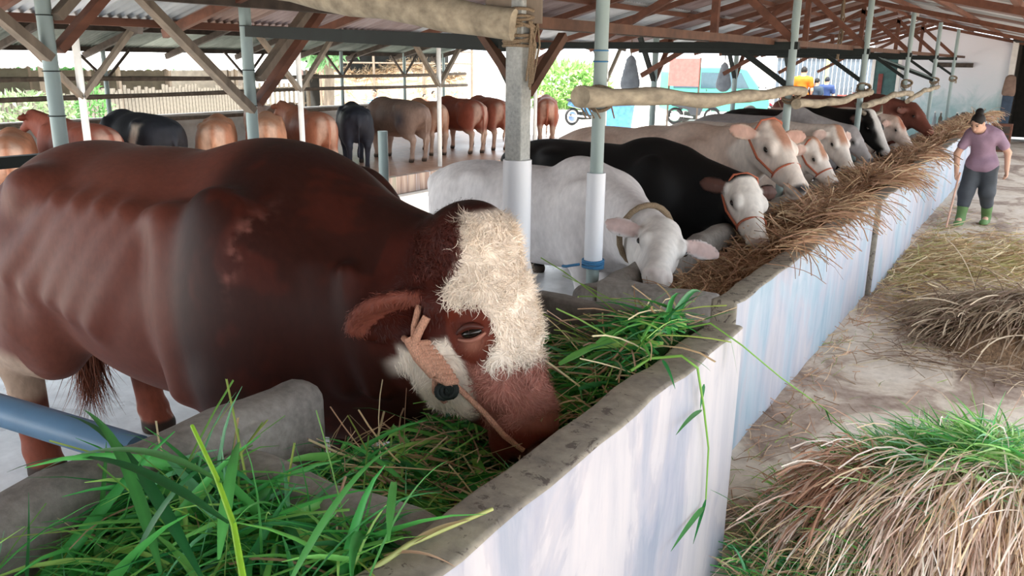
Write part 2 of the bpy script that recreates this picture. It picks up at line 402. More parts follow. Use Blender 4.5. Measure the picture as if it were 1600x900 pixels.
FP = [(-2.2, 4.36), (-2.2, 8.45), (-2.2, 12.1), (-2.2, 15.9), (-2.2, 19.7), (-2.2, 23.4)]
flabels = ['tall grey pipe post with white sleeve and blue rope beside the white cow', 'grey pipe post behind the pink-eared cream cow',
           'third pipe post along the trough, with a knee brace', 'fourth pipe post along the trough toward the end wall',
           'fifth pipe post along the trough near the end wall', 'farthest pipe post along the trough before the end wall']
for i, (x, y) in enumerate(FP):
    p = empty('pipe_post', (x, y, 0)); tag(p, flabels[i], 'post', 'pipe posts along the trough')
    top = roofz(x) - .12
    MB().tube([(0, 0, 0), (0, 0, top)], .039, 16).build('shaft', MAT['pipe'], p)
    lz = 1.80 if i == 0 else 1.70
    mb = MB(); mb.torus((.03, 0, lz), .085, .012, Matrix.Rotation(.5, 3, 'X')); mb.torus((.03, 0, lz + .02), .085, .011, Matrix.Rotation(-.55, 3, 'X')); mb.torus((.02, 0, lz - .01), .078, .011, Matrix.Rotation(.9, 3, 'X'))
    for q in range(5):
        a = random.uniform(-2.2, .3); mb.tube([(.09 * math.cos(a), .09 * math.sin(a), lz), (.12 * math.cos(a), .12 * math.sin(a), lz - .05), (.11 * math.cos(a + .3), .11 * math.sin(a + .3), lz - .11)], .005, 5)
    mb.build('rope_lashing', MAT['rope_tan'], p)
    if i == 0:
        MB().tube([(0, 0, .80), (0, 0, 1.37)], .056, 20).build('sleeve', MAT['pvc'], p)
        mb = MB()
        for q in range(4): mb.torus((0, 0, .80 + q * .014), .062, .008, Matrix.Rotation(random.uniform(-.12, .12), 3, 'X'), 20, 6)
        mb.tube([(-.06, -.06, .82), (-.14, -.08, .80), (-.18, -.05, .79)], .009, 6)
        mb.build('blue_rope', MAT['rope_blue'], p)
        for zz in (2.06, 2.0): MB().torus((0, 0, zz), .041, .004, None, 20, 5).build('blue_band', MAT['rope_blue'], p)
    else:
        MB().beam((0, 0, 1.78), (-.55, 0, 2.15), .05, .05).build('knee_brace', MAT['steel_dark'], p)
def wiggly(a, b, r0, r1, n=14, amp=.03, seed=1):
    rr = random.Random(seed); a = Vector(a); b = Vector(b); pts = []; rs = []
    f1, f2 = rr.uniform(0, 6), rr.uniform(0, 6)
    for i in range(n + 1):
        t = i / n; p_ = a.lerp(b, t)
        p_.z += amp * math.sin(t * 7 + f1) + amp * .4 * math.sin(t * 19 + f2); p_.x += amp * .25 * math.sin(t * 9 + f2)
        pts.append(p_); rs.append((r0 + (r1 - r0) * t) * (1 + .1 * math.sin(t * 31 + f1)))
    return pts, rs
rails = [((-2.105, 3.95, 1.80), (-2.105, 8.62, 1.72), .054, .046, 'rough log rail lashed to the blue-roped post, cut end toward the camera'),
         ((-2.09, 8.32, 1.60), (-2.11, 12.28, 1.62), .044, .04, 'second log rail along the trough above the cream cows'),
         ((-2.10, 11.95, 1.50), (-2.10, 16.05, 1.56), .045, .045, 'third log rail above the black and white cow'),
         ((-2.10, 15.75, 1.44), (-2.10, 19.85, 1.60), .045, .04, 'last sagging log rail near the end wall')]
for i, (a, b, r0, r1, lab) in enumerate(rails):
    pts, rs = wiggly(a, b, r0, r1, 22, .022, i + 3)
    rr = random.Random(i)
    tag(MB().tube(pts, rs, 12).build('log_rail', MAT['log']), lab, 'log rail', 'log rails over the trough')
# thick log tie high up left of the concrete post
pts, rs = wiggly((-2.42, 3.79, 2.19), (-5.35, 3.03, 2.60), .085, .075, 16, .012, 5)
tag(MB().tube(pts, rs, 16).build('tie_log', MAT['log']), 'thick pale log lashed high on the concrete post, top of the picture', 'log')

RP = [(-5.42, 3.0, 2.5), (-5.52, 4.66, 2.47), (-5.4, 6.12, 1.33), (-5.4, 8.4, 2.5), (-5.4, 12.6, 2.5), (-5.4, 16.6, 2.5), (-5.4, 20.6, 2.5)]
rlabels = ['leftmost grey pipe post behind the big bull', 'grey pipe post with heavy wooden braces behind the bull\'s hump', 'short cut-off pipe post standing in the yard behind the bull',
           'rear pipe post hidden behind the concrete post', 'rear post with forked braces left of the green van', 'rear post with forked braces in front of the van', 'farthest rear post near the doorway']
for i, (x, y, zt) in enumerate(RP):
    p = empty('pipe_post', (x, y, 0)); tag(p, rlabels[i], 'post', 'rear posts of the first barn')
    MB().tube([(0, 0, 0), (0, 0, zt)], .047, 16).build('shaft', MAT['pipe'], p)
    if i == 2: continue
    if i < 2:
        z0 = 1.58 if i == 1 else 1.98
        MB().beam((.03, -.02, z0), (.03, -1.15, z0 + 1.02), .1, .055).build('wooden_brace', MAT['wood_grey'], p)
        MB().beam((.06, .04, z0 + .25), (.06, .80, z0 + .98), .1, .055).build('wooden_brace', MAT['wood_grey'], p)
        MB().beam((.0, .06, z0 + .05), (.0, .95, z0 + .92), .1, .055).build('wooden_brace', MAT['wood_red'], p)
        for q in (.0, .28, .62): MB().torus((0, 0, 1.62 + q), .0525, .0035, None, 18, 4).build('pipe_joint', MAT['steel_dark'], p)
    else:
        for s_ in (-1, 1): MB().beam((0, 0, 1.7), (0, s_ * .65, 2.4), .07, .05).build('wooden_brace', MAT['wood_red'] if s_ > 0 else MAT['steel_dark'], p)
tag(MB().beam((-5.36, 1.0, 1.36), (-5.36, 3.05, 1.36), .07).build('rail_bar', MAT['steel_dark']), 'dark horizontal bar behind the rump of the big bull', 'rail')
# sloping blue pipe in the stall by the bull's hind legs
e0, e1 = U(215, 706, x=-2.0), U(-60, 622, x=-2.75)
pp_ = empty('water_pipe', (e1.x, e1.y, 0)); tag(pp_, 'blue pipe sloping against the trough beside the bull\'s hind legs', 'pipe')
MB().tube([e0 - Vector(pp_.location), e1 - Vector(pp_.location)], .048, 16).build('sloping_pipe', MAT['pipe_blue'], pp_)
MB().tube([(0, 0, 0), (0, 0, e1.z)], .048, 16).build('stand_pipe', MAT['pipe_blue'], pp_)

# ------------------------------------------------------------------ roof of the first barn
def corr_mesh(name, width, length, mat, amp=.018, n=10):
    """corrugated sheet: waves across local X, length along local Y (down the slope), a real 3 mm thick skin"""
    m = n * 4; xs = np.linspace(0, width, m + 1); zz = amp * np.cos(np.linspace(0, 2 * math.pi * n, m + 1))
    V = []; 
    for yy in (0, length):
        for x_, z_ in zip(xs, zz): V.append((x_, yy, z_))
    Fc = [(i, i + 1, m + 1 + i + 1, m + 1 + i) for i in range(m)]
    me = np_mesh(name, V, Fc, mat, True); return me
def m_sheet(name, a, b_):
    m, nt, b = new_mat(name); co = objco(nt)
    f = noise(nt, co, 3.5, 6, .6, stretch=(1, .35, 1)); L(nt, ramp(nt, f, [(.35, a), (.62, b_)]), b.inputs['Base Color'])
    b.inputs['Roughness'].default_value = .65; return m
SH = [m_sheet('sheet_pale', rgb('b9bcc0'), rgb('d2d6da')), m_sheet('sheet_mauve', rgb('7e6a68'), rgb('9d8d8c')), m_sheet('sheet_rusty', rgb('6b5148'), rgb('8d7469')), m_sheet('sheet_grey', rgb('93989c'), rgb('aeb3b6'))]
SHM = [corr_mesh('roof_sheet', .80, 1.85, m) for m in SH]
def roof(name, label, ridge_x, ridge_z, slope, x0, x1, y0, y1, meshes, weights, seed, slope_r=None):
    r = empty(name, (ridge_x, (y0 + y1) / 2, ridge_z)); tag(r, label, None, kind='structure')
    rr = random.Random(seed); ny = int(math.ceil((y1 - y0) / .74))
    sl_ = slope
    for side, xe in ((-1, x0), (1, x1)):
        slope = sl_ if side < 0 or slope_r is None else slope_r
        Ls = math.hypot(abs(xe - ridge_x), slope * abs(xe - ridge_x)); nrow = max(1, int(math.ceil(Ls / 1.72)))
        step = Ls / nrow; a = math.atan(slope)
        for i in range(ny):
            for j in range(nrow):
                me = rr.choices(meshes, weights)[0]
                o = link_mesh('roof_sheet', me, r)
                # local: X along world y, Y down the slope
                d = Vector((side * math.cos(a), 0, -math.sin(a)))
                xax = Vector((0, 1, 0)); zax = xax.cross(d)
                M = Matrix((xax, d, zax)).transposed().to_4x4()
                s0 = j * step - (.06 if j else 0)
                pos = Vector((ridge_x, y0 + i * .74, ridge_z)) + d * s0 + Vector((0, 0, .012 * (1 - j) + rr.uniform(0, .006)))
                M.translation = pos - Vector(r.location)
                o.matrix_local = M @ Matrix.Diagonal((1, (step + .06) / 1.85, 1, 1))
    return r
R1 = roof('barn_roof', 'patchwork corrugated sheet roof of the first barn', RX, RZ, RS, -6.3, 1.05, -9.6, 27.3, SHM, [.46, .24, .08, .22], 3, RSR)
def rooflocal(o): o.location = -Vector(R1.location)
for k_, x in enumerate((-3.05, -3.85, -4.65, -5.45, -6.15, -2.2, -1.3, -.4, .5, .95)):
    o = MB().beam((x, -9.5, roofz(x) - .05), (x, 27.2, roofz(x) - .05), .05, .06).build('purlin', MAT['wood_red'], R1); rooflocal(o)
y = -9.1; k_ = 0
while y < 27:
    for xe in ((-6.2, 1.0) if k_ % 4 == 0 else (-6.2,)):
        o = MB().beam((RX, y, RZ - .11), (xe, y, roofz(xe) - .11), .05, .07).build('rafter', MAT['wood_red'], R1); rooflocal(o)
    y += 1.5; k_ += 1
# trusses: tie, king post, struts
for i, y in enumerate((8.45, 12.1, 15.9, 19.7, 23.4)):
    t = empty('roof_truss', (-3.8, y, 2.2)); tag(t, ['roof truss nearest the concrete post, dark tie beam over the yard side', 'second roof truss from the camera, over the cream cows', 'third roof truss from the camera', 'fourth roof truss from the camera, near the hanging rope', 'roof truss nearest the end wall'][i], 'roof truss', 'roof trusses of the first barn')
    mb = MB().beam((-5.45, y, 2.17), (-2.15, y, 2.17), .07, .07).build('tie_beam', MAT['steel_dark'], t); mb.location = -Vector(t.location)
    for a, b in (((RX, y, 2.2), (RX, y, RZ - .18)), ((-4.3, y, 2.2), (-4.3, y, roofz(-4.3) - .18)), ((-4.3, y, 2.22), (RX, y, RZ - .25)), ((-2.2, y, 2.22), (RX, y, RZ - .25)), ((-5.4, y, 1.8), (-4.7, y, 2.2))):
        o = MB().beam(a, b, .06, .07).build('strut', MAT['wood_red'], t); o.location = -Vector(t.location)
tag(MB().beam((-5.46, 4.64, 2.2), (-2.62, 3.99, 2.09), .07, .085).build('tie_beam', MAT['steel_dark']), 'dark green tie beam from braced rear post to concrete post', 'beam')
tag(MB().beam((-2.42, 3.98, 2.20), (-2.3, 26.9, 2.24), .045, .06).build('wall_plate', MAT['wood_dark2']), 'long brown timber plate running along the trough posts', 'beam')
tag(MB().beam((-5.31, .5, 2.42), (-5.31, 26.9, 2.40), .07, .1).build('wall_plate', MAT['wood_dark']), 'long dark timber plate running along the rear posts', 'beam')
# ------------------------------------------------------------------ soft-body modelling: signed distance field -> one continuous mesh
def surface_nets(D, org, h):
    nx, ny, nz = D.shape
    S = D < 0
    acc = np.zeros((nx - 1, ny - 1, nz - 1, 3), np.float32); cnt = np.zeros((nx - 1, ny - 1, nz - 1), np.int16)
    quads = []
    for ax in range(3):
        sl0 = [slice(None)] * 3; sl1 = [slice(None)] * 3; sl0[ax] = slice(0, -1); sl1[ax] = slice(1, None)
        A = D[tuple(sl0)]; B = D[tuple(sl1)]; cr = S[tuple(sl0)] != S[tuple(sl1)]
        I = np.argwhere(cr)
        if len(I) == 0: continue
        a = A[cr]; b = B[cr]; t = a / (a - b)
        P = I.astype(np.float32).copy(); P[:, ax] += t
        o1, o2 = [(1, 2), (2, 0), (0, 1)][ax]
        ids = []
        ok = (I[:, o1] > 0) & (I[:, o2] > 0) & (I[:, o1] < D.shape[o1] - 1) & (I[:, o2] < D.shape[o2] - 1)
        I = I[ok]; P = P[ok]; neg = (a[ok] < 0)
        for d1, d2 in ((-1, -1), (0, -1), (0, 0), (-1, 0)):
            C = I.copy(); C[:, o1] += d1; C[:, o2] += d2
            np.add.at(acc, (C[:, 0], C[:, 1], C[:, 2]), P); np.add.at(cnt, (C[:, 0], C[:, 1], C[:, 2]), 1)
            ids.append(np.ravel_multi_index((C[:, 0], C[:, 1], C[:, 2]), cnt.shape))
        Q = np.stack(ids, 1); Q[~neg] = Q[~neg][:, ::-1]; quads.append(Q)
    Q = np.concatenate(quads)
    used = np.argwhere(cnt.ravel() > 0)[:, 0]
    mp = np.full(cnt.size, -1, np.int64); mp[used] = np.arange(len(used))
    V = acc.reshape(-1, 3)[used] / cnt.ravel()[used][:, None]
    return V * h + np.asarray(org, np.float32), mp[Q]

def cap(a, b, ra, rb, k=.05, s=None): return dict(t='c', a=np.array(a, float), b=np.array(b, float), ra=ra, rb=rb, k=k, s=s)
def ell(c, r, k=.05, R=None): return dict(t='e', c=np.array(c, float), r=np.array(r if hasattr(r, '__len__') else (r, r, r), float), k=k, R=R)
def sub(p): p['sub'] = True; return p
def frame(d, n):
    d = np.array(d, float); d /= np.linalg.norm(d); n = np.array(n, float); n -= d * (n @ d); n /= np.linalg.norm(n)
    return d, n, np.cross(d, n)          # along, up, side
def sdf_body(prims, h, org=None):
    lo = np.full(3, 1e9); hi = -lo
    for p in prims:
        if p.get('sub'): continue
        if p['t'] == 'c':
            R = max(p['ra'], p['rb']); a = np.minimum(p['a'], p['b']) - R; b = np.maximum(p['a'], p['b']) + R
        else:
            R = p['r'].max() if p['R'] is not None else p['r']; a = p['c'] - R; b = p['c'] + R
        p['lo'], p['hi'] = a, b; lo = np.minimum(lo, a); hi = np.maximum(hi, b)
    lo -= 4 * h; hi += 4 * h
    n = np.ceil((hi - lo) / h).astype(int) + 1
    D = np.full(n, .5, np.float32)
    ax = [lo[i] + h * np.arange(n[i]) for i in range(3)]
    for p in prims:
        if 'lo' not in p:
            R = max(p['ra'], p['rb']) if p['t'] == 'c' else p['r'].max()
            if p['t'] == 'c': p['lo'] = np.minimum(p['a'], p['b']) - R; p['hi'] = np.maximum(p['a'], p['b']) + R
            else: p['lo'] = p['c'] - R; p['hi'] = p['c'] + R
        pad = p['k'] + 3 * h
        i0 = np.clip(np.floor((p['lo'] - pad - lo) / h).astype(int), 0, n); i1 = np.clip(np.ceil((p['hi'] + pad - lo) / h).astype(int) + 1, 0, n)
        if (i1 <= i0).any(): continue
        X, Y, Z = np.meshgrid(*[ax[i][i0[i]:i1[i]].astype(np.float32) for i in range(3)], indexing='ij')
        if p['t'] == 'c':
            a, b = p['a'].copy(), p['b'].copy(); sc = np.ones(3) if p['s'] is None else np.array(p['s'], float)
            X = X / sc[0]; Y = Y / sc[1]; Z = Z / sc[2]; a /= sc; b /= sc
            ba = b - a; L2 = max(ba @ ba, 1e-9)
            t = np.clip(((X - a[0]) * ba[0] + (Y - a[1]) * ba[1] + (Z - a[2]) * ba[2]) / L2, 0, 1)
            d = np.sqrt((X - a[0] - t * ba[0]) ** 2 + (Y - a[1] - t * ba[1]) ** 2 + (Z - a[2] - t * ba[2]) ** 2) - (p['ra'] + t * (p['rb'] - p['ra']))
            d = d * sc.min()
        else:
            X = X - p['c'][0]; Y = Y - p['c'][1]; Z = Z - p['c'][2]
            if p['R'] is not None:
                R = p['R']
                X, Y, Z = R[0][0] * X + R[0][1] * Y + R[0][2] * Z, R[1][0] * X + R[1][1] * Y + R[1][2] * Z, R[2][0] * X + R[2][1] * Y + R[2][2] * Z
            r = p['r']; k0 = np.sqrt((X / r[0]) ** 2 + (Y / r[1]) ** 2 + (Z / r[2]) ** 2); k1 = np.sqrt((X / r[0] ** 2) ** 2 + (Y / r[1] ** 2) ** 2 + (Z / r[2] ** 2) ** 2)
            d = k0 * (k0 - 1) / np.maximum(k1, 1e-6)
        sl = tuple(slice(i0[i], i1[i]) for i in range(3)); C = D[sl]; k = max(p['k'], 1e-4)
        if p.get('sub'):
            hh = np.clip(.5 - .5 * (C + d) / k, 0, 1); D[sl] = C + (-d - C) * hh + k * hh * (1 - hh)
        else:
            hh = np.clip(.5 + .5 * (C - d) / k, 0, 1); D[sl] = C + (d - C) * hh - k * hh * (1 - hh)
    return surface_nets(D, lo, h)
def fnoise(V, f, seed=0, oct=3):
    """cheap smooth noise in -1..1"""
    r = np.random.default_rng(seed); out = np.zeros(len(V)); amp = 1.0; tot = 0
    for o in range(oct):
        s = np.zeros(len(V))
        for k in range(5):
            d = r.normal(size=3); d /= np.linalg.norm(d); s += np.sin(V @ d * f * r.uniform(.7, 1.4) + r.uniform(0, 6.28))
        out += amp * s / 2.4; tot += amp; amp *= .55; f *= 2.1
    return np.clip(out / tot, -1.2, 1.2)
def sstep(a, b, x): t = np.clip((x - a) / (b - a), 0, 1); return t * t * (3 - 2 * t)
def cmix(c, d, m): return c * (1 - m[:, None]) + np.array(d) * m[:, None]

VPS = {}
def strands(name, roots, dirs, length, width, cols, mat, parent=None, seg=4, curl=0.0, droop=.3, fold=False, seed=1, normals=None, taper=True, jl=.3, stem=None):
    """ribbons as ONE mesh; roots (n,3), dirs (n,3)"""
    r = np.random.default_rng(seed); n = len(roots); roots = np.asarray(roots, float); d = np.asarray(dirs, float); d /= np.linalg.norm(d, axis=1)[:, None] + 1e-9
    Ls = length * (1 + r.uniform(-jl, jl, n)) if np.isscalar(length) else np.asarray(length)
    Ws = width * (1 + r.uniform(-.25, .25, n)) if np.isscalar(width) else np.asarray(width)
    sd = np.cross(d, r.normal(size=(n, 3)))if normals is None else np.cross(d, normals)
    sd /= np.linalg.norm(sd, axis=1)[:, None] + 1e-9
    p = roots.copy(); cur = d.copy(); rings = []
    axis = r.normal(size=(n, 3)); axis /= np.linalg.norm(axis, axis=1)[:, None]
    for i in range(seg + 1):
        t = i / seg
        w = Ws * ((1 - t ** 1.6) * (.55 + .9 * min(t * 3, .5)) if taper else 1.0)
        w = np.maximum(w, Ws * .06)
        a = p - sd * w[:, None] / 2; b = p + sd * w[:, None] / 2
        if fold:
            nn = np.cross(sd, cur); rings.append(np.stack([a, p - nn * (w * .28)[:, None], b], 1))
        else: rings.append(np.stack([a, b], 1))
        st = (Ls / seg)[:, None]
        p = p + cur * st
        cur = cur + np.array([0, 0, -1.0]) * droop / seg * (1.4 * t + .3)
        if curl:
            cur = cur + np.cross(axis, cur) * curl / seg
        cur /= np.linalg.norm(cur, axis=1)[:, None] + 1e-9
        sd = sd - cur * (sd * cur).sum(1)[:, None]; sd /= np.linalg.norm(sd, axis=1)[:, None] + 1e-9
    k = rings[0].shape[1]; V = np.stack(rings, 1).reshape(-1, 3)        # n,(seg+1),k
    base = (np.arange(n) * (seg + 1) * k)[:, None, None]
    ii = np.arange(seg)[None, :, None]; kk = np.arange(k - 1)[None, None, :]
    i0 = base + ii * k + kk
    Fc = np.stack([i0, i0 + 1, i0 + k + 1, i0 + k], -1).reshape(-1, 4)
    c = np.repeat(np.asarray(cols, float), (seg + 1) * k, 0)
    me = np_mesh(name, V, Fc, mat, True, np.clip(c, 0, 1))
    o = link_mesh(name, me, parent); VPS[o.name] = (seg + 1) * k
    return o

def no_pre(V, Fc):
    A = V[Fc[:, 2]] - V[Fc[:, 0]]; B = V[Fc[:, 3]] - V[Fc[:, 1]]; nn = np.cross(A, B); o = np.zeros_like(V)
    for k in range(4): np.add.at(o, Fc[:, k], nn)
    return o / (np.linalg.norm(o, axis=1)[:, None] + 1e-9)
def keep_in(o, org, xmin=None, xmax=None, ztop=1.0, ymin=None, ymax=None):
    '''press strands against the trough walls they lie behind'''
    me = o.data; n = len(me.vertices); a = np.zeros(n * 3, np.float32); me.vertices.foreach_get('co', a); a = a.reshape(-1, 3) + np.asarray(org, np.float32)
    A = a.reshape(-1, VPS[o.name], 3)
    for lim, ax, sg in ((xmax, 0, 1), (xmin, 0, -1), (ymax, 1, 1), (ymin, 1, -1)):
        if lim is None: continue
        ex = np.where(A[:, :, 2] < ztop, (A[:, :, ax] - lim) * sg, 0).max(1); A[:, :, ax] -= (np.maximum(ex, 0) * sg)[:, None]
    a = A.reshape(-1, 3)
    me.vertices.foreach_set('co', (a - np.asarray(org, np.float32)).ravel()); me.update()
# ------------------------------------------------------------------ the big bull (built about its own base point)
BB = np.array([-3.0, 2.2, 0.0])
def bull():
    P = []
    g = lambda x, y, z: np.array([x, y, z]) - BB
    # trunk
    P += [ell(g(-3.0, 2.2, 1.07), (.98, .49, .50), .1), ell(g(-3.25, 2.2, 1.33), (.85, .36, .28), .15), ell(g(-3.72, 2.2, 1.2), (.44, .45, .41), .12),
          ell(g(-2.35, 2.2, 1.08), (.52, .46, .53), .12), ell(g(-2.50, 2.2, 1.45), (.42, .22, .25), .14), ell(g(-2.32, 2.2, 1.28), (.36, .28, .33), .12)]
    for s in (-1, 1):
        y = 2.2 + s * .30
        P += [ell(g(-3.78, y, .98), (.34, .19, .45), .1), cap(g(-3.72, y, .85), g(-4.02, 2.2 + s * .31, .58), .19, .10, .08),
              cap(g(-4.03, 2.2 + s * .31, .60), g(-3.97, 2.2 + s * .31, .14), .092, .070, .05), ell(g(-3.95, 2.2 + s * .31, .12), (.085, .08, .07), .03),
              cap(g(-3.95, 2.2 + s * .31, .10), g(-3.92, 2.2 + s * .31, .03), .075, .09, .02),
              ell(g(-2.38, 2.2 + s * .36, 1.12), (.27, .13, .45), .1), cap(g(-2.35, 2.2 + s * .30, .85), g(-2.42, 2.2 + s * .27, .5), .18, .11, .08),
              cap(g(-2.42, 2.2 + s * .27, .5), g(-2.42, 2.2 + s * .26, .12), .1, .075, .05), cap(g(-2.42, 2.2 + s * .26, .10), g(-2.39, 2.2 + s * .26, .03), .08, .095, .02),
              ell(g(-3.58, 2.2 + s * .36, 1.46), (.13, .09, .08), .12), ell(g(-4.05, 2.2 + s * .15, 1.36), (.09, .08, .08), .1)]
        # ribs and folds of the flank
        for q in range(5):
            x0 = -2.74 - q * .15
            P.append(cap(g(x0, 2.2 + s * .385, 1.42), g(x0 - .30, 2.2 + s * .465, .98 + .03 * q), .016, .012, .13))
        P.append(cap(g(-2.64, 2.2 + s * .38, 1.42), g(-2.58, 2.2 + s * .42, .80), .055, .05, .11))
        P.append(cap(g(-3.48, 2.2 + s * .40, 1.0), g(-3.62, 2.2 + s * .33, .68), .06, .05, .12))
    # brisket, sheath
    P += [ell(g(-2.05, 2.2, .82), (.32, .2, .24), .1), cap(g(-3.0, 2.2, .58), g(-3.35, 2.2, .55), .06, .05, .08)]
    # neck
    P += [cap(g(-2.28, 2.2, 1.15), g(-1.70, 2.2, 1.12), .38, .27, .1), cap(g(-2.42, 2.2, 1.45), g(-1.70, 2.19, 1.335), .18, .14, .08),
          cap(g(-2.1, 2.2, .98), g(-1.62, 2.18, .99), .27, .17, .1)]
    for q in range(4):   # neck rolls
        x = -1.85 - q * .13; P.append(cap(g(x - .03, 1.93, 1.32), g(x + .06, 1.95, .92), .024, .03, .07))
    # head (frame: a down the face, b out of the forehead, c to the bull's right)
    HS = 1.16
    d, n, l = frame((.205, -.015, -.55), (.88, .34, .36))
    if l[1] > 0: l = -l
    p0 = g(-1.535, 2.175, 1.36) - (d * .06 - n * .07) * HS
    H = lambda a, b, c: p0 + (d * a + n * b + l * c) * HS
    Rm = np.array([d, l, n])
    def E(a, b, c, r3, k): P.append(ell(H(a, b, c), np.array(r3) * HS, k, Rm))
    def K(q0, q1, r0, r1, k): P.append(cap(H(*q0), H(*q1), r0 * HS, r1 * HS, k))
    E(.10, -.10, 0, (.18, .15, .15), .07); E(.22, -.07, 0, (.22, .135, .115), .07); K((.22, -.08, 0), (.50, -.055, 0), .118, .098, .06)
    E(.565, -.06, 0, (.085, .112, .095), .05); E(.595, -.125, 0, (.055, .082, .045), .035); E(-.01, -.06, 0, (.10, .125, .11), .08)
    for s in (-1, 1):
        K((.14, -.22, s * .045), (.44, -.155, s * .02), .105, .072, .06); K((.16, -.19, s * .09), (.30, -.16, s * .075), .07, .06, .06)
        E(.20, -.045, s * .118, (.075, .04, .055), .04); E(.245, -.075, s * .135, (.042, .03, .036), .02)
        K((.29, -.10, s * .11), (.44, -.09, s * .085), .045, .032, .05)
        # eyelids and the wrinkles in front of the eye
        K((.205, -.045, s * .150), (.225, -.110, s * .150), .016, .012, .012); K((.268, -.045, s * .146), (.268, -.110, s * .146), .014, .011, .010)
        for q in range(5): K((.285 + q * .028, -.035 - q * .004, s * (.128 - q * .005)), (.300 + q * .03, -.105, s * (.132 - q * .005)), .009, .009, .012)
        P.append(sub(cap(H(.236, -.05, s * .170), H(.248, -.112, s * .168), .015, .013, .006)))
        P.append(sub(ell(H(.61, -.02, s * .068), np.array((.020, .026, .03)) * HS, .02, Rm)))
        P.append(sub(cap(H(.65, -.105, s * .05), H(.555, -.115, s * .15), .011, .011, .014)))
    # curly poll tuft
    for q in range(7): E(.0 + .025 * math.sin(q * 2.1), -.075 + .03 * math.cos(q * 3), -.10 + .035 * q, (.05, .04, .04), .03)
    # ears: cupped leaf shapes
    def ear(base, tip, face, wd=.082):
        e, f_, sde = frame(tip - base, face)
        Re = np.array([e, f_, sde]); Ln = np.linalg.norm(tip - base)
        mid = base + (tip - base) * .50
        P.append(cap(base - e * .05, base + e * .07, .062, .055, .03))
        P.append(ell(mid, (Ln * .56, .036, wd), .02, Re))
        P.append(cap(mid, tip, .04, .014, .03))
        P.append(sub(ell(mid + f_ * .034, (Ln * .46, .030, wd * .72), .014, Re)))
    ear(g(-1.565, 1.985, 1.25), g(-1.785, 1.85, 1.165), np.array((.50, -.66, -.40)), .100)
    ear(g(-1.56, 2.36, 1.24), g(-1.66, 2.60, 1.16), np.array((.45, .7, -.5)))
    # tail
    P += [cap(g(-4.1, 2.2, 1.42), g(-4.2, 2.2, 1.2), .05, .04, .05), cap(g(-4.2, 2.2, 1.2), g(-4.17, 2.24, .75), .036, .026, .02), cap(g(-4.17, 2.24, .75), g(-4.14, 2.28, .50), .026, .03, .02)]
    h = .0105
    V, Fc = sdf_body(P, h)
    # --- coat colours
    W = V + BB
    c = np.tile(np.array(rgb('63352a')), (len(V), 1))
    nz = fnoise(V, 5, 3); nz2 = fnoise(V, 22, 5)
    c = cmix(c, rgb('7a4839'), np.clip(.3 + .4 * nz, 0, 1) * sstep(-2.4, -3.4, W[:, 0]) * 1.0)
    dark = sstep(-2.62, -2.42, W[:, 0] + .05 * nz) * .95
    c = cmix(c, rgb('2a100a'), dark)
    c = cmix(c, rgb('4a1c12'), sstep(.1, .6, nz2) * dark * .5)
    sct = np.exp(-(((W[:, 0] + 2.22 - .12 * (W[:, 2] - 1.35)) / .028) ** 2 + ((W[:, 2] - 1.37) / .11) ** 2)) * (W[:, 1] < 2.0); c = cmix(c, rgb('7e5047'), np.clip(sct * (.15 + 1.2 * fnoise(V, 70, 6)), 0, .6))
    # head
    rel = (V - p0) / HS; ha = rel @ d; hn = rel @ n; hl = rel @ l
    inear = (hl > .168) & (ha < .26) & (W[:, 0] < -1.575) & (W[:, 0] > -1.82) & (W[:, 1] < 1.97) & (W[:, 1] > 1.80) & (W[:, 2] > 1.07) & (W[:, 2] < 1.36); inear |= (hl < -.165) & (ha < .26) & (W[:, 0] > -1.74)
    hd = sstep(-.10, -.03, ha + .02 * nz) * sstep(-.40, -.30, hn) * (W[:, 0] > -1.80)
    c = cmix(c, rgb('3f170f'), hd)
    white = rgb('f1e3d3')
    # white forelock: the whole front, reaching down to the nose; its edge runs behind the eye patch
    edge = -.045 - .075 * sstep(-.02, .12, ha) + .04 * sstep(.12, .2, ha)
    wf = hd * sstep(-.075, -.05, ha + .012 * nz2) * sstep(edge - .012, edge + .012, hn + .014 * nz2) * sstep(.40, .36, ha + .035 * nz2 + .25 * np.abs(hl) ) * ~inear
    c = cmix(c, white, wf)
    eyep = np.clip(1.25 - (((ha - .245) / .092) ** 2 + ((hn + .085) / .070) ** 2), 0, 1) * (np.abs(hl) > .05) * hd
    eyep = sstep(.15, .45, eyep + .10 * nz2); 
    wj = hd * sstep(.225, .26, ha + .02 * nz2) * sstep(.50, .45, ha + .03 * nz2) * sstep(-.125, -.155, hn + .02 * nz2) * sstep(-.33, -.30, hn)
    wj = np.clip(wj + hd * sstep(.25, .28, ha) * sstep(.33, .30, ha) * sstep(-.10, -.13, hn) , 0, 1) * ~inear
    rednose = hd * sstep(.33, .385, ha + .04 * nz2 + .22 * np.abs(hl)) * sstep(-.16, -.12, hn + .02 * nz2 ) * (1 - wf)
    c = cmix(c, rgb('a2675a'), rednose)
    c = cmix(c, white, wj * (1 - .0 * rednose))
    c = cmix(c, rgb('5c2517'), eyep)
    c = cmix(c, rgb('a06a58'), np.exp(-(((ha - .275) / .022) ** 2 + ((hn + .085) / .03) ** 2)) * (np.abs(hl) > .08) * .8)
    mz = hd * sstep(.52, .56, ha + .012 * nz2 - .25 * (hn + .06)); c = cmix(c, rgb('6e3227'), mz)
    c = cmix(c, rgb('9a7068'), hd * sstep(.60, .625, ha + .008 * nz2) * sstep(-.1, -.05, hn))
    c = cmix(c, rgb('4c2119'), inear * .9); c = cmix(c, rgb('7d4537'), inear * sstep(.0, .5, -no_pre(V, Fc) @ np.array((-.42, .72, .50))) * .8)
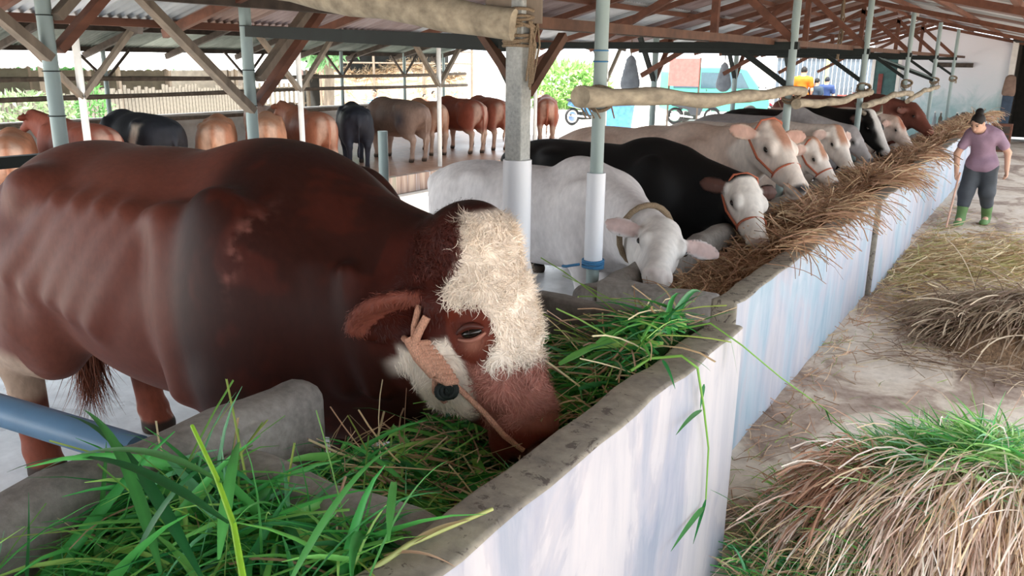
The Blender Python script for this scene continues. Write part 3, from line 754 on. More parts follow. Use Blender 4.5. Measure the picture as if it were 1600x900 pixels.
    # hind leg socks, tail end
    sock = (W[:, 0] < -3.72) * sstep(.74, .66, W[:, 2] + .05 * nz) * sstep(.36, .44, W[:, 2] + .04 * nz); c = cmix(c, rgb('b9a18c'), sock * .8)
    ft = sstep(.30, .2, W[:, 2]); c = cmix(c, rgb('8a4c3a'), ft)
    c = cmix(c, rgb('d8c2b0'), ft * (W[:, 1] > 2.3) * sstep(.0, .5, nz2))
    c = cmix(c, rgb('3b2e27'), sstep(.075, .06, W[:, 2]))
    # hair-lock relief on forehead and cheek
    root = empty('bull', BB); tag(root, 'huge reddish brown bull with curly white forehead, eating grass in the foreground', 'bull')
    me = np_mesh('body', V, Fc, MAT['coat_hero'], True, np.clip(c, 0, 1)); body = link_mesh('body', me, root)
    # smooth the cloudy voxel steps
    sm = body.modifiers.new('smooth', 'SMOOTH'); sm.factor = .5; sm.iterations = 3
    # curls on the forehead, poll and cheek (child hair), grown from the skin
    me.calc_loop_triangles()
    no = np.zeros(len(V) * 3, np.float32); me.vertices.foreach_get('normal', no); no = no.reshape(-1, 3)
    r = np.random.default_rng(11)
    def grow(mask, count, name, length, width, tone, curl, lay, parent, down=None, seed=1, droop=.3, flow=1.0, own=.4):
        ii = np.argwhere(mask)[:, 0]; pk = r.choice(ii, count)
        nn = no[pk]; fl = np.stack([fnoise(V[pk], 45, seed * 3 + q_, 2) for q_ in range(3)], 1); tg = (down if down is not None else d)[None, :] * .8 + fl * flow + r.normal(size=(count, 3)) * .12
        tg = tg - nn * (tg * nn).sum(1)[:, None]; tg /= np.linalg.norm(tg, axis=1)[:, None]
        dr = nn * lay + tg
        cols = np.clip(np.array(tone)[None, :] * (1 + r.normal(size=(count, 1)) * .12), 0, 1)
        # at roots use the coat's own colour mixed with tone
        cols = cols * (1 - own) + np.clip(c[pk], 0, 1) * own * (1 + r.normal(size=(count, 1)) * .08)
        jit = r.normal(size=(count, 3)) * .005
        o = strands(name, V[pk] + jit - nn * .003, dr, length, width, cols, MAT['hair'], parent, seg=6, curl=curl, droop=droop, seed=seed, normals=nn); o['kind'] = 'stuff'
        return o
    grow((wf > .5) & (eyep < .3), 15000, 'forehead_curls', .050, .0034, white, 2.4, .14, root, seed=2, droop=.1, flow=1.3)
    grow((wj > .5) & (eyep < .3), 4500, 'cheek_hair', .032, .003, white, 1.0, .12, root, seed=3, droop=.1)
    grow((rednose > .5) & (ha < .53) & (wj < .4), 6000, 'nose_hair', .034, .003, rgb('ad7565'), 1.6, .12, root, seed=4, droop=.1, flow=1.3)
    tuft = (np.abs(ha + .02) < .10) & (hd > .6) & (hn > -.2) & ~inear
    grow(tuft & (wf < .4), 3500, 'poll_curls', .036, .003, rgb('5a2418'), 2.2, .25, root, seed=5)
    nk = (W[:, 0] > -1.72) & (W[:, 0] < -1.5) & (wf < .3) & (W[:, 1] < 2.2) & (W[:, 2] > .95) & ~inear & (ha < .2) & (eyep < .2)
    grow(nk, 3500, 'neck_hair', .024, .0022, rgb('40170f'), .6, .10, root, down=np.array((.3, -.1, -.9)), seed=6, own=.9)
    grow(inear & (W[:, 1] < 2.1), 2500, 'ear_fringe', 0.018, .002, rgb('6e382b'), .4, .10, root, down=np.array((-.5, 0, -.8)), seed=7, own=.8)
    grow(sock > .4, 900, 'leg_hair', .03, .003, rgb('b59d88'), .8, .15, root, down=np.array((0, 0, -1.0)), seed=8)
    grow((eyep > .5) | (mz > .5), 2600, 'face_hair', .016, .002, rgb('5c2517'), .5, .10, root, seed=10, own=.9)
    # tail switch
    tp = np.array([-4.14, 2.28, .52]) - BB; m = 420
    rt = tp + r.normal(size=(m, 3)) * np.array([.028, .028, .06]); dd = np.tile([.0, .0, -1.0], (m, 1)) + r.normal(size=(m, 3)) * .14
    strands('tail_switch', rt, dd, .34, .006, np.array(rgb('7c4630'))[None, :] * (1 + r.normal(size=(m, 1)) * .25), MAT['hair'], root, seg=6, curl=.7, droop=.2, seed=9)
    # eyes
    for s in (-1, 1):
        def surf(a_, b_, lift=0.0):
            m = (np.abs(ha - a_) < .022) & (np.abs(hn - b_) < .022) & (hl * s > .05); return Vector(H(a_, b_, s * (np.max(hl[m] * s) + lift)))
        MB().ell(surf(.244, -.082, -.010), (.017, .036, .020), Matrix(np.array([d, n, l]).T.tolist()), 14, 10).build('eye', MAT['eye'], root)
        arc = lambda off, bow, lift: [surf(.244 + off + bow * math.sin(math.pi * t), -.042 - .080 * t, lift) for t in np.linspace(0, 1, 9)]
        MB().tube(arc(-.006, -.014, .004), [.004, .008, .011, .012, .012, .012, .010, .008, .004], 8).build('upper_eyelid', m_plain('lid_brown', rgb('4a1f15'), .5), root)
        MB().tube(arc(.008, .012, .001), [.004, .006, .008, .008, .008, .008, .007, .006, .004], 8).build('lower_eyelid', m_plain('lid_pink', rgb('9a6454'), .5), root)
    # rope halter with knot
    hal = MB()
    def along(pts, rad, n_=7): hal.tube([Vector(H(*q)) for q in pts], rad, n_)
    along([(.13, -.20, .165), (.19, -.235, .165), (.23, -.25, .160)], .011)
    along([(.06, -.16, -.16), (.2, -.22, -.16), (.36, -.17, -.11)], .011)
    for q in range(9): along([(.215 + q * .015, -.285 + q * .007, .135), (.222 + q * .015, -.262 + q * .007, .170), (.238 + q * .015, -.225 + q * .005, .172), (.245 + q * .015, -.20 + q * .004, .14)], .0115)
    along([(.17, -.185, .178), (.20, -.215, .180), (.235, -.245, .178)], .014); along([(.215, -.255, .172), (.27, -.24, .178), (.33, -.215, .165)], .020)
    along([(.33, -.20, .155), (.40, -.165, .128), (.47, -.125, .118), (.545, -.085, .122), (.60, -.05, .10)], .010)
    along([(.33, -.22, .150), (.38, -.245, .125), (.42, -.245, .08), (.43, -.235, 0), (.40, -.2, -.10)], .010)
    o = hal.build('rope_halter', MAT['rope_pink'], root); o['label'] = 'pinkish twisted rope halter with a thick knot'
    mb = MB()
    for q in range(3): mb.torus(Vector(H(.385, -.19 - .012 * q, .140)), .022, .009, rot_to(l + .4 * np.array([q - 1, 0, .3])), 12, 6)
    mb.build('halter_ring', MAT['steel_dark'], root)
    return root
# ------------------------------------------------------------------ the other cattle
def cattle(name, label, loc, yaw, s, colour, poll, muz, group, hump=0.0, horn=0.0, fat=1.0, ear_l=.2, ear_out=(-.25, .85, -.25), h=.034, halter=None, tail=True, male=False, seed=1, legs=0.0, twist=0.0, collar=None):
    """local frame: +X forward, +Y left; poll and muz are points in unit space (withers about 1.3), s scales it"""
    P = []; f = fat; ears = []
    P += [ell((0, 0, .93), (.80, .35 * f, .37 * f), .1), ell((.55, 0, .92), (.42, .30 * f, .41), .12), ell((-.55, 0, 1.0), (.52, .31 * f, .32), .12),
          ell((-.1, 0, 1.14), (.85, .2, .15), .12), ell((.48, 0, 1.2), (.3, .13, .15), .12), ell((.15, 0, .72), (.55, .24 * f, .2), .1)]
    if hump: P += [ell((.42, 0, 1.26 + hump * .5), (.2, .11, .1 + hump * .6), .1)]
    for q in (-1, 1):
        P += [ell((-.66, q * .19 * f, .86), (.28, .15 * f, .36), .1), cap((-.55, q * .22 * f, .78), (-.86, q * .19, .5), .15, .075, .07), cap((-.87, q * .19, .52), (-.80, q * .18, .12), .066, .048, .03),
              cap((-.80, q * .18, .10), (-.77, q * .18, .035), .055, .066, .02), ell((-.42, q * .24 * f, 1.2), (.1, .07, .06), .09), ell((-.93, q * .12, 1.12), (.08, .07, .07), .08),
              ell((.56, q * .24 * f, .92), (.2, .1, .35), .1), cap((.55, q * .2, .72), (.58 + legs * q * .1, q * .19, .42), .125, .075, .06), cap((.58 + legs * q * .1, q * .19, .42), (.56, q * .18, .1), .066, .045, .03),
              cap((.56, q * .18, .10), (.59, q * .18, .035), .055, .066, .02)]
    if male: P += [ell((-.55, 0, .60), (.07, .07, .1), .04), cap((.0, 0, .58), (-.2, 0, .56), .05, .04, .06)]
    else: P += [ell((-.52, 0, .64), (.15, .11, .1), .06)]
    poll = np.array(poll, float); muz = np.array(muz, float); d = muz - poll; hl_ = np.linalg.norm(d); d /= hl_
    ns = np.array([.35, 0, 1.0]) if abs(d[2]) < .92 else np.array([1.0, 0, .2])
    hor = np.array([d[0], d[1], 0]); hor = hor / (np.linalg.norm(hor) + 1e-6)
    d, n, l = frame(d, ns + hor * .8)
    if l[1] < 0: l = -l
    if twist: n, l = n * math.cos(twist) + l * math.sin(twist), l * math.cos(twist) - n * math.sin(twist)
    k = hl_ / .47; Rm = np.array([d, l, n]); Hh = lambda a, b, c: poll + (d * a + n * b + l * c) * k
    sh = np.array([.72, 0, 1.05]); pb = Hh(.06, -.1, 0)
    P += [cap(sh, pb, .26, .125, .1, s=(1, .82, 1)), cap((.5, 0, 1.22), Hh(.0, -.05, 0), .12, .085, .1), cap((.78, 0, .82), Hh(.14, -.15, 0), .19, .085, .1, s=(1, .75, 1)),
          ell((.82, 0, .72), (.16, .09, .2), .08)]
    P += [ell(Hh(.085, -.06, 0), (.125 * k, .112 * k, .09 * k), .04, Rm), cap(Hh(.15, -.055, 0), Hh(.37, -.04, 0), .088 * k, .058 * k, .045), ell(Hh(.425, -.045, 0), (.058 * k, .074 * k, .060 * k), .03, Rm),
          ell(Hh(.435, -.09, 0), (.045 * k, .052 * k, .03 * k), .02, Rm), ell(Hh(-.005, -.03, 0), (.05 * k, .075 * k, .055 * k), .04, Rm)]
    for q in (-1, 1):
        P += [cap(Hh(.10, -.15, q * .04), Hh(.34, -.085, q * .022), .070 * k, .045 * k, .04), ell(Hh(.155, -.025, q * .088), np.array([.055, .032, .038]) * k, .03, Rm), sub(ell(Hh(.468, -.02, q * .042), np.array([.014, .016, .02]) * k, .012, Rm)),
              sub(cap(Hh(.49, -.078, q * .01), Hh(.40, -.085, q * .09), .007, .007, .008))]
        eb = Hh(.035, -.06, q * .095); ev = -d * (-ear_out[0]) * 1.0 + l * q * ear_out[1] + np.array([0, 0, 1.0]) * ear_out[2]
        e, f_, sd_ = frame(ev, n * .6 + d * .5); Re = np.array([e, f_, sd_]); mid = eb + e * ear_l * .55
        P += [cap(eb - e * .03, eb + e * .07, .034, .03, .02), ell(mid, (ear_l * .52, max(.020, .8 * h), .074), .015, Re), cap(mid, eb + e * ear_l * 1.0, .03, max(.010, .5 * h), .02)]
        ears.append((eb, e, f_, ear_l))
    if tail:
        P += [cap((-1.0, 0, 1.16), (-1.09, 0, .98), .04, .03, .04), cap((-1.09, 0, .98), (-1.08, .01, .55), .028, .022, .02), cap((-1.08, .01, .55), (-1.06, .02, .38), .03, .035, .02), cap((-1.06, .02, .38), (-1.05, .02, .24), .035, .012, .02)]
    V, Fc = sdf_body(P, h)
    rel = V - poll; ha = rel @ d / k; hn = rel @ n / k; hs = rel @ l / k
    head = sstep(-.12, -.02, ha) * sstep(.30, .24, np.sqrt(hs ** 2 + (hn + .06) ** 2)) * sstep(.6, .5, ha)
    pink = np.zeros(len(V)); earm = np.zeros(len(V)); NO = no_pre(V, Fc)
    for eb, e, f_, el_ in ears:
        t_ = (V - eb) @ e; dd_ = np.linalg.norm(V - eb - np.outer(t_, e), axis=1); m_ = sstep(.02, .05, t_) * sstep(el_ * 1.3, el_ * 1.1, t_) * sstep(.12, .09, dd_); earm = np.maximum(earm, m_); pink = np.maximum(pink, m_ * sstep(.1, .5, NO @ f_) * sstep(.065, .045, dd_))
    head = head * (1 - earm)
    info = dict(ha=ha, hn=hn, hs=hs, head=head, n1=fnoise(V, 4, seed), n2=fnoise(V, 14, seed + 50), k=k)
    c = np.clip(colour(V, info), 0, 1)
    c = cmix(c, np.array(rgb('b57c6c')) * (.25 + .75 * min(1, c.mean() * 2.2)), pink * .5)
    c = cmix(c, rgb('4a4038'), sstep(.075, .06, V[:, 2]))
    root = empty(name, loc, yaw); tag(root, label, 'cattle', group); root.scale = (1, 1, 1)
    me = np_mesh('body', V * s, Fc, MAT['coat'], True, c); b = link_mesh('body', me, root)
    for q in (-1, 1):
        m_ = (np.abs(ha - .165) < .03) & (np.abs(hn + .035) < .03) & (hs * q > .05) & (hs * q < .2)
        c_eye = np.max(hs[m_] * q) if m_.any() else .11
        MB().ell(Vector(Hh(.165, -.035, q * (c_eye - .006)) * s), (.021 * k * s, .014 * k * s, .014 * k * s), Matrix(np.array([d, n, l]).T.tolist()), 10, 7).build('eye', MAT['eye'], root)
        if horn:
            mb = MB(); bp = Hh(.0, -.02, q * .085); pts = [bp, bp + (l * q * .5 * horn + n * .1 * horn - d * .1 * horn), bp + (l * q * .75 * horn - d * .55 * horn + n * .2 * horn)]
            mb.tube([Vector(p_ * s) for p_ in pts], [.034 * s, .026 * s, .008 * s], 9).build('horn', MAT['horn'], root)
    if halter:
        mb = MB()
        def ring(a, b0, ra, rb, rr_):
            pts = [Vector((Hh(a, b0, 0) + (l * math.cos(t) * ra + n * math.sin(t) * rb) * k) * s) for t in np.linspace(0, 2 * math.pi, 19)]
            mb.tube(pts, rr_ * s, 6)
        ring(.30, -.065, .086, .082, .009)
        for q in (-1, 1):
            mb.tube([Vector(Hh(*p_) * s) for p_ in ((.30, -.085, q * .088), (.16, -.12, q * .110), (.03, -.11, q * .118))], .010 * s, 6)
        mb.tube([Vector(Hh(*p_) * s) for p_ in ((.03, -.1, -.125), (-.03, .0, -.08), (-.035, .025, 0), (-.03, .0, .08), (.03, -.1, .125))], .010 * s, 6)
        mb.build('rope_halter', MAT[halter], root)
    if collar:
        ax_ = pb - sh; e_, n_, l_ = frame(ax_, (0, 0, 1.0)); cc_ = sh + ax_ * .72
        MB().tube([Vector((cc_ + (l_ * math.cos(t) * .20 + n_ * math.sin(t) * .225)) * s) for t in np.linspace(0, 2 * math.pi, 22)], .022 * s, 7).build('neck_rope', MAT[collar], root)
    return root
def C(h_): return np.array(rgb(h_))
def coat(base, shade=None, face=None, belly=None, patch=None, legs=None, blaze=None, muzzle='3a3230', long_blaze=False):
    def fn(V, I):
        c = np.tile(C(base), (len(V), 1))
        if shade: c = cmix(c, rgb(shade), sstep(-.1, .7, I['n1'] + .3 * I['n2']) * .8)
        if belly: c = cmix(c, rgb(belly), sstep(.78, .55, V[:, 2] + .08 * I['n1']) * .9)
        if legs: c = cmix(c, rgb(legs), sstep(.62, .48, V[:, 2] + .04 * I['n1']))
        if patch: c = cmix(c, rgb(patch[1]), patch[0](V, I))
        if face: c = cmix(c, rgb(face), I['head'] * sstep(-.06, .0, I['ha'] + .05 * I['n2']))
        if blaze: c = cmix(c, rgb(blaze), I['head'] * sstep(.06, .03, np.abs(I['hs']) + .02 * I['n2']) * sstep(-.06, -.02, I['hn']) * (1.0 if long_blaze else sstep(.24, .15, I['ha'])))
        if muzzle: c = cmix(c, rgb(muzzle), I['head'] * sstep(.43, .455, I['ha'] + .01 * I['n2']) * sstep(.035, -.02, -I['hn'] - .03))
        eye = np.exp(-(((I['ha'] - .165) / .032) ** 2 + ((I['hn'] + .035) / .026) ** 2)) * (np.abs(I['hs']) > .07) * I['head']
        c = cmix(c, C(base) * .25, np.clip(eye, 0, .65))
        return c
    return fn
bull()

# --- first row: heads in the trough, facing +X.  (y axis of the body, scale, ...)
def row1(name, label, y, s, col, poll_w, muz_w, x0=-3.25, **k):
    """poll_w / muz_w given in world metres"""
    loc = Vector((x0, y, 0)); f = lambda p_: (np.array(p_, float) - np.array(loc)) / s
    return cattle(name, label, loc, 0.0, s, col, f(poll_w), f(muz_w), 'cattle feeding along the trough', **k)
whitec = coat('e6dfdc', 'd6cccb', muzzle='5b5350')
row1('cow', 'small white cow with head bowed in the trough, rope round its neck', 5.42, .93, coat('dcd8d8', 'e8e4e3', muzzle='d9d0cc', face='dedad6'), (-1.96, 4.90, 1.00), (-1.77, 4.36, .82), hump=.06, ear_l=.27, ear_out=(-.2, .95, -.12), h=.017, collar='rope_tan')
row1('cow', 'black cow with white face reaching into the straw behind the white cow', 6.6, .99, coat('0b0908', face=None, patch=(lambda V, I: I['head'] * sstep(-.03, .0, I['ha'] + .03 * I['n2']) * sstep(-.135, -.10, I['hn'] + .02 * I['n2']), 'eae4dc'), muzzle='c9b6ac'), (-1.93, 6.42, 1.12), (-1.66, 6.06, .72), hump=.02, ear_l=.22, h=.017, halter='rope_red', ear_out=(-.45, .85, -.25))
row1('cow', 'cream cow holding its head up, large pink ears and rope halter', 7.85, 1.02, coat('d3bdae', 'b59c8c', muzzle='3a3a3c', blaze='b98a74', face='e9ddd2'), (-2.08, 7.58, 1.47), (-1.68, 7.28, .97), hump=.03, ear_l=.30, ear_out=(-.1, .95, .02), h=.017, halter='rope_red', x0=-3.35)
row1('cow', 'cream cow with lowered head and dark nose beside the straw', 9.0, .98, coat('dbc9bb', 'c7ae9d', face='eadfd5', blaze='b98a70', muzzle='2f2f31'), (-2.02, 8.95, 1.22), (-1.72, 8.85, .82), hump=.03, ear_l=.22, h=.018, halter='rope_red')
row1('cow', 'pale cow with brown streak between its eyes, behind two cream cows', 10.25, .97, coat('e2d6cb', 'd2c2b6', face='ece2d8', blaze='b98a70', muzzle='b79a8a'), (-2.05, 10.15, 1.28), (-1.80, 9.95, .86), hump=.02, ear_l=.2, h=.02)
row1('cow', 'grey humped cow largely hidden behind the pale cow', 11.35, 1.0, coat('a9a4a3', '8f8a89', muzzle='4a4444'), (-2.1, 11.3, 1.2), (-1.8, 11.2, .85), hump=.1, ear_l=.2, h=.022)
row1('cow', 'black cow with white blaze and upright horns beyond the pale cow', 12.5, 1.02, coat('14110f', blaze='dcd8d2', muzzle='c9c3bd', long_blaze=True), (-2.1, 12.45, 1.36), (-1.78, 12.25, .86), hump=.04, horn=.24, ear_l=.2, h=.022)
row1('cow', 'cream cow with reddish face patch beyond the black horned cow', 14.1, .98, coat('d8c6ba', 'c4a896', blaze='a9694f', muzzle='8a6a5c'), (-2.0, 14.1, 1.2), (-1.7, 13.95, .8), ear_l=.2, h=.034)
row1('cow', 'red brown bull with mottled pale crown farthest along the trough', 15.9, 1.1, coat('6e4034', '5c3228', patch=(lambda V, I: np.clip(sstep(.05, -.05, np.abs(I['ha'])) * sstep(0, .4, I['n2']), 0, 1), 'd9c8bb'), muzzle='8d5a4a'), (-2.0, 15.85, 1.34), (-1.62, 15.6, .92), ear_l=.2, h=.034)

# --- second row under the far barn: rumps toward us, facing -X
tan, rust = coat('b07a5e', '9d6549', belly='d3b49f', legs='c9a58e'), coat('8e5140', '7c4434', belly='b98c76', legs='a5705a')
highlit_rear = lambda base, sh_: coat(base, sh_, patch=(lambda V, I: sstep(-.78, -.98, V[:, 0]) * sstep(.11, .05, np.abs(np.abs(V[:, 1]) - .12)) * .42, 'dcc3b0'), legs='c9a58e')  # sun highlights down the rump, painted into the coat as paler strips
row2 = [  # rump pixel in the survey, x of the rump, heading (deg), scale, colour, label, head up?
    (2, -8.8, 150, .88, highlit_rear('b67e62', 'a06a50'), 'tan bullock cut by the left edge of the picture', 0, {}),
    (172, -8.95, 176, .93, highlit_rear('965443', '84483a'), 'red brown bullock beside the leftmost white post', 1, {}),
    (270, -9.0, 174, .98, coat('26262b', '35353c', patch=(lambda V, I: np.clip(sstep(.12, .04, np.abs(V[:, 0] + .40 + .35 * (V[:, 2] - .8)) * .7 + .05 * I['n2']) * sstep(1.2, 1.06, V[:, 2] + .08 * I['n1']) * (V[:, 1] > 0), 0, 1), 'e0cdb8')), 'black bullock with a white flank patch in the far barn', 0, {}),
    (330, -8.95, 138, .90, highlit_rear('bd8668', 'aa7055'), 'tan bullock next to the patched black one, tail toward us', 0, {}),
    (392, -12.9, -15, .84, coat('8a6a58', '77594a', face='a98b77'), 'brown bullock turned to face us behind the braced post', 1, {}),
    (414, -8.95, 138, .90, highlit_rear('c28b6d', 'b17a5d'), 'pale tan bullock right of the braced pipe post', 0, {}),
    (513, -8.9, 158, .92, highlit_rear('a96d54', '965c45'), 'tan bullock with raised head beside the second white post', 1, {}),
    (560, -9.2, 138, .95, coat('2c2c33', '3d3f4a'), 'blue-black bullock seen from behind, between two brown ones', 0, {}),
    (664, -9.1, 166, .99, coat('8b7164', '735b50', patch=(lambda V, I: np.exp(-(((V[:, 0] + .62) / .16) ** 2 + ((V[:, 2] - .92) / .17) ** 2)) * (V[:, 1] > .1) * .85, '56525a'), legs='b99c8b'), 'grey brown bull with dark thigh patch in the far barn', 0, {'male': True}),
    (690, -9.5, 150, .93, highlit_rear('bb8467', 'aa7358'), 'tan bullock half hidden behind the third white post', 0, {}),
    (754, -9.1, 160, .96, highlit_rear('8f4c3b', '7f4133'), 'dark red bullock with pale hocks in the far barn', 0, {'male': True}),
    (788, -9.1, 150, .95, highlit_rear('9a5845', '87493a'), 'red brown bullock just left of the concrete post', 0, {}),
    (855, -9.0, 122, .93, highlit_rear('a35a42', '8f4a36'), 'red brown bullock alone right of the concrete post', 0, {'male': True}),
]
for i, (px, x, yo, s, col, lab, up, kw) in enumerate(row2):
    s *= .80; yaw = math.radians(yo); rp = U(px, 190, x=x)
    loc = Vector((x, rp.y, .25)) + Vector((math.cos(yaw), math.sin(yaw), 0)) * 1.05 * s
    hd = ((1.25, .1, 1.42), (1.58, .16, 1.14)) if up else ((1.28, 0, .98), (1.5, .02, .58))
    cattle('bullock', lab, loc, yaw, s, col, hd[0], hd[1], 'cattle in the far barn seen from behind', h=.038, seed=i, fat=.95 + .08 * (i % 3), legs=.4 * ((i * 7) % 3 - 1), **kw)
# ------------------------------------------------------------------ grass and straw
GREENS = [rgb('45a04e'), rgb('5cb75a'), rgb('7cc862'), rgb('358749'), rgb('a8d672'), rgb('74bf8a')]
TANS = [rgb('dcc39c'), rgb('c8a78f'), rgb('e6d7ae'), rgb('bd9a7c')]
BROWNS = [rgb('b08c70'), rgb('ccac8c'), rgb('957459'), rgb('be977e'), rgb('dcc29e')]
PINKS = [rgb('e2c9bb'), rgb('efdfd3'), rgb('d2b4a3'), rgb('f3e7d9'), rgb('e4ccaa')]
def pick(pal, n, r, wts=None): return np.array(pal)[r.choice(len(pal), n, p=wts)] * (1 + r.normal(size=(n, 1)) * .14)
def mound(name, hfun, x0, x1, y0, y1, nx, ny, mat, parent=None, zb=None):
    xs = np.linspace(x0, x1, nx); ys = np.linspace(y0, y1, ny); X, Y = np.meshgrid(xs, ys, indexing='ij')
    Z = np.vectorize(hfun)(X, Y); V = np.stack([X, Y, Z], -1).reshape(-1, 3)
    i = np.arange(nx - 1)[:, None] * ny + np.arange(ny - 1)[None, :]
    Fc = np.stack([i, i + ny, i + ny + 1, i + 1], -1).reshape(-1, 4)
    return link_mesh(name, np_mesh(name, V, Fc, mat), parent)
def m_litter(name, a, b_):
    m, nt, b = new_mat(name); co = objco(nt); f = noise(nt, co, 60, 6, .7, stretch=(1, .3, 1))
    L(nt, ramp(nt, f, [(.35, a), (.65, b_)]), b.inputs['Base Color']); b.inputs['Roughness'].default_value = .9; bump(nt, b, f, .8, .03); return m
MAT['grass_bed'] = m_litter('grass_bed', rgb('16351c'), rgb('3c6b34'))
MAT['straw_bed'] = m_litter('straw_bed', rgb('6b533f'), rgb('a88869'))
r = np.random.default_rng(21)
def grass_heap(name, label, hfun, x0, x1, y0, y1, n_blade, n_stem, n_dry, seed, tilt=.35, wd=.02, ln=.38, cat='grass'):
    r = np.random.default_rng(seed); e = empty(name, ((x0 + x1) / 2, (y0 + y1) / 2, 0)); tag(e, label, cat, kind=None)
    e['kind'] = 'stuff'
    def pts(n, lift):
        x = r.uniform(x0, x1, n); y = r.uniform(y0, y1, n); z = np.array([hfun(a, b) for a, b in zip(x, y)]) + r.uniform(-.06, lift, n)
        return np.stack([x, y, z], 1) - np.array(e.location)
    def dirs(n, t):
        a = r.uniform(0, 2 * math.pi, n); return np.stack([np.cos(a), np.sin(a), r.normal(t, .28, n)], 1)
    mo = mound('grass_bed', lambda a, b: hfun(a, b) - .05, x0, x1, y0, y1, 14, 20, MAT['grass_bed'], e); mo.location = -Vector(e.location); mo['kind'] = 'stuff'
    P0 = pts(n_blade, .05); D0 = dirs(n_blade, tilt); Ln = ln * r.uniform(.5, 1.35, n_blade)
    P0 -= D0 / np.linalg.norm(D0, axis=1)[:, None] * (Ln * .4)[:, None] * np.array([1, 1, .3])
    P0[:, 0] = np.clip(P0[:, 0], x0 - e.location.x, x1 - e.location.x); P0[:, 1] = np.clip(P0[:, 1], y0 - e.location.y, y1 - e.location.y)
    o = strands('blades', P0, D0, Ln, wd * (.2 + 1.15 * r.uniform(0, 1, n_blade) ** 2), pick(GREENS, n_blade, r, [.22, .24, .18, .16, .1, .1]), MAT['grass'], e, seg=6, droop=1.1, curl=.5, fold=True, seed=seed + 1); o['kind'] = 'stuff'
    if n_stem:
        o = strands('stems', pts(n_stem, .08), dirs(n_stem, tilt * .7), .42, .005, pick([rgb('86b04c'), rgb('a9bf62'), rgb('6fa24a')], n_stem, r), MAT['grass'], e, seg=4, droop=.35, seed=seed + 2, taper=False, fold=True); o['kind'] = 'stuff'
    if n_dry:
        o = strands('dry_stalks', pts(n_dry, .05), dirs(n_dry, .15), .28, .006, pick(TANS, n_dry, r), MAT['straw'], e, seg=4, droop=.4, curl=.6, seed=seed + 3, taper=False, fold=True); o['kind'] = 'stuff'
    for ch in e.children:
        if ch.name.split('.')[0] in ('blades', 'stems', 'dry_stalks'): keep_in(ch, e.location, -1.755, -1.03, 1.045, None, None)
    return e
def hA(x, y):   # between the divider and the end wall, banked toward the far right corner
    z = .70 + .12 * sstep(1.9, 2.7, y) + .25 * sstep(-1.5, -1.05, x) * sstep(2.2, 2.75, y) + .10 * math.exp(-((x + 1.62) / .2) ** 2 - ((y - 1.62) / .22) ** 2) + .02 * math.sin(x * 23 + y * 17)
    return float(z - .07 * math.exp(-((x + 1.3) / .22) ** 2 - ((y - 2.05) / .35) ** 2))
grass_heap('grass_fodder', 'green grass heaped in the trough under the bull\'s muzzle', hA, -1.76, -1.03, 1.44, 2.92, 1900, 160, 800, 31, .16, .026, .30)
def hB(x, y):
    return float(.82 + .04 * sstep(-1.25, -1.6, x) + .08 * sstep(-1.25, -1.05, x) * sstep(.5, .9, y) + .06 * math.sin(y * 6 + 1) + .03 * math.sin(x * 17 + y * 11))
grass_heap('grass_fodder', 'long green grass blades spilling over the nearest trough wall, lower left', hB, -1.80, -1.03, -.2, 1.2, 4600, 260, 360, 41, .34, .032, .36)
# grass spilling on the far right corner of the near trough
def blade_obj(label, pts, w0, colr, mat='grass', leaves=(), cat='grass stalk'):
    """one hand-laid stalk: a tube stem plus leaf blades as parts"""
    e = empty('grass_stalk', pts[0]); tag(e, label, cat)
    o = MB().tube([Vector(p) - Vector(pts[0]) for p in pts], [w0 * (1 - .5 * i / len(pts)) for i in range(len(pts))], 6)
    n = len(o.v); me = o.mesh('stem', MAT[mat]); a = me.color_attributes.new('col', 'FLOAT_COLOR', 'POINT')
    a.data.foreach_set('color', np.tile(np.array([*colr, 1], np.float32), len(me.vertices))); link_mesh('stem', me, e)
    for (root, tip, wd, sag, cc) in leaves:
        root = np.array(root) - np.array(pts[0]); tip = np.array(tip) - np.array(pts[0]); m = 8; V = []; ax = tip - root; Ln = np.linalg.norm(ax)
        sd = np.cross(ax, (0, 0, 1.0)); sd /= np.linalg.norm(sd) + 1e-9
        if np.linalg.norm(np.cross(ax / Ln, (0, 0, 1.0))) < .25: sd = np.array((.8, .6, 0))
        for i in range(m + 1):
            t = i / m; c_ = root + ax * t + np.array((0, 0, sag * 4 * t * (1 - t))); w_ = wd * min(1, t * 5 + .25) * (1 - t ** 2.2) + .0008
            V += [c_ - sd * w_ / 2, c_ + np.array((0, 0, -w_ * .2)), c_ + sd * w_ / 2]
        Fc = [(i * 3 + k_, i * 3 + k_ + 1, i * 3 + k_ + 4, i * 3 + k_ + 3) for i in range(m) for k_ in (0, 1)]
        link_mesh('leaf', np_mesh('leaf', V, Fc, MAT['grass'], True, np.tile(cc, (len(V), 1))), e)
    return e
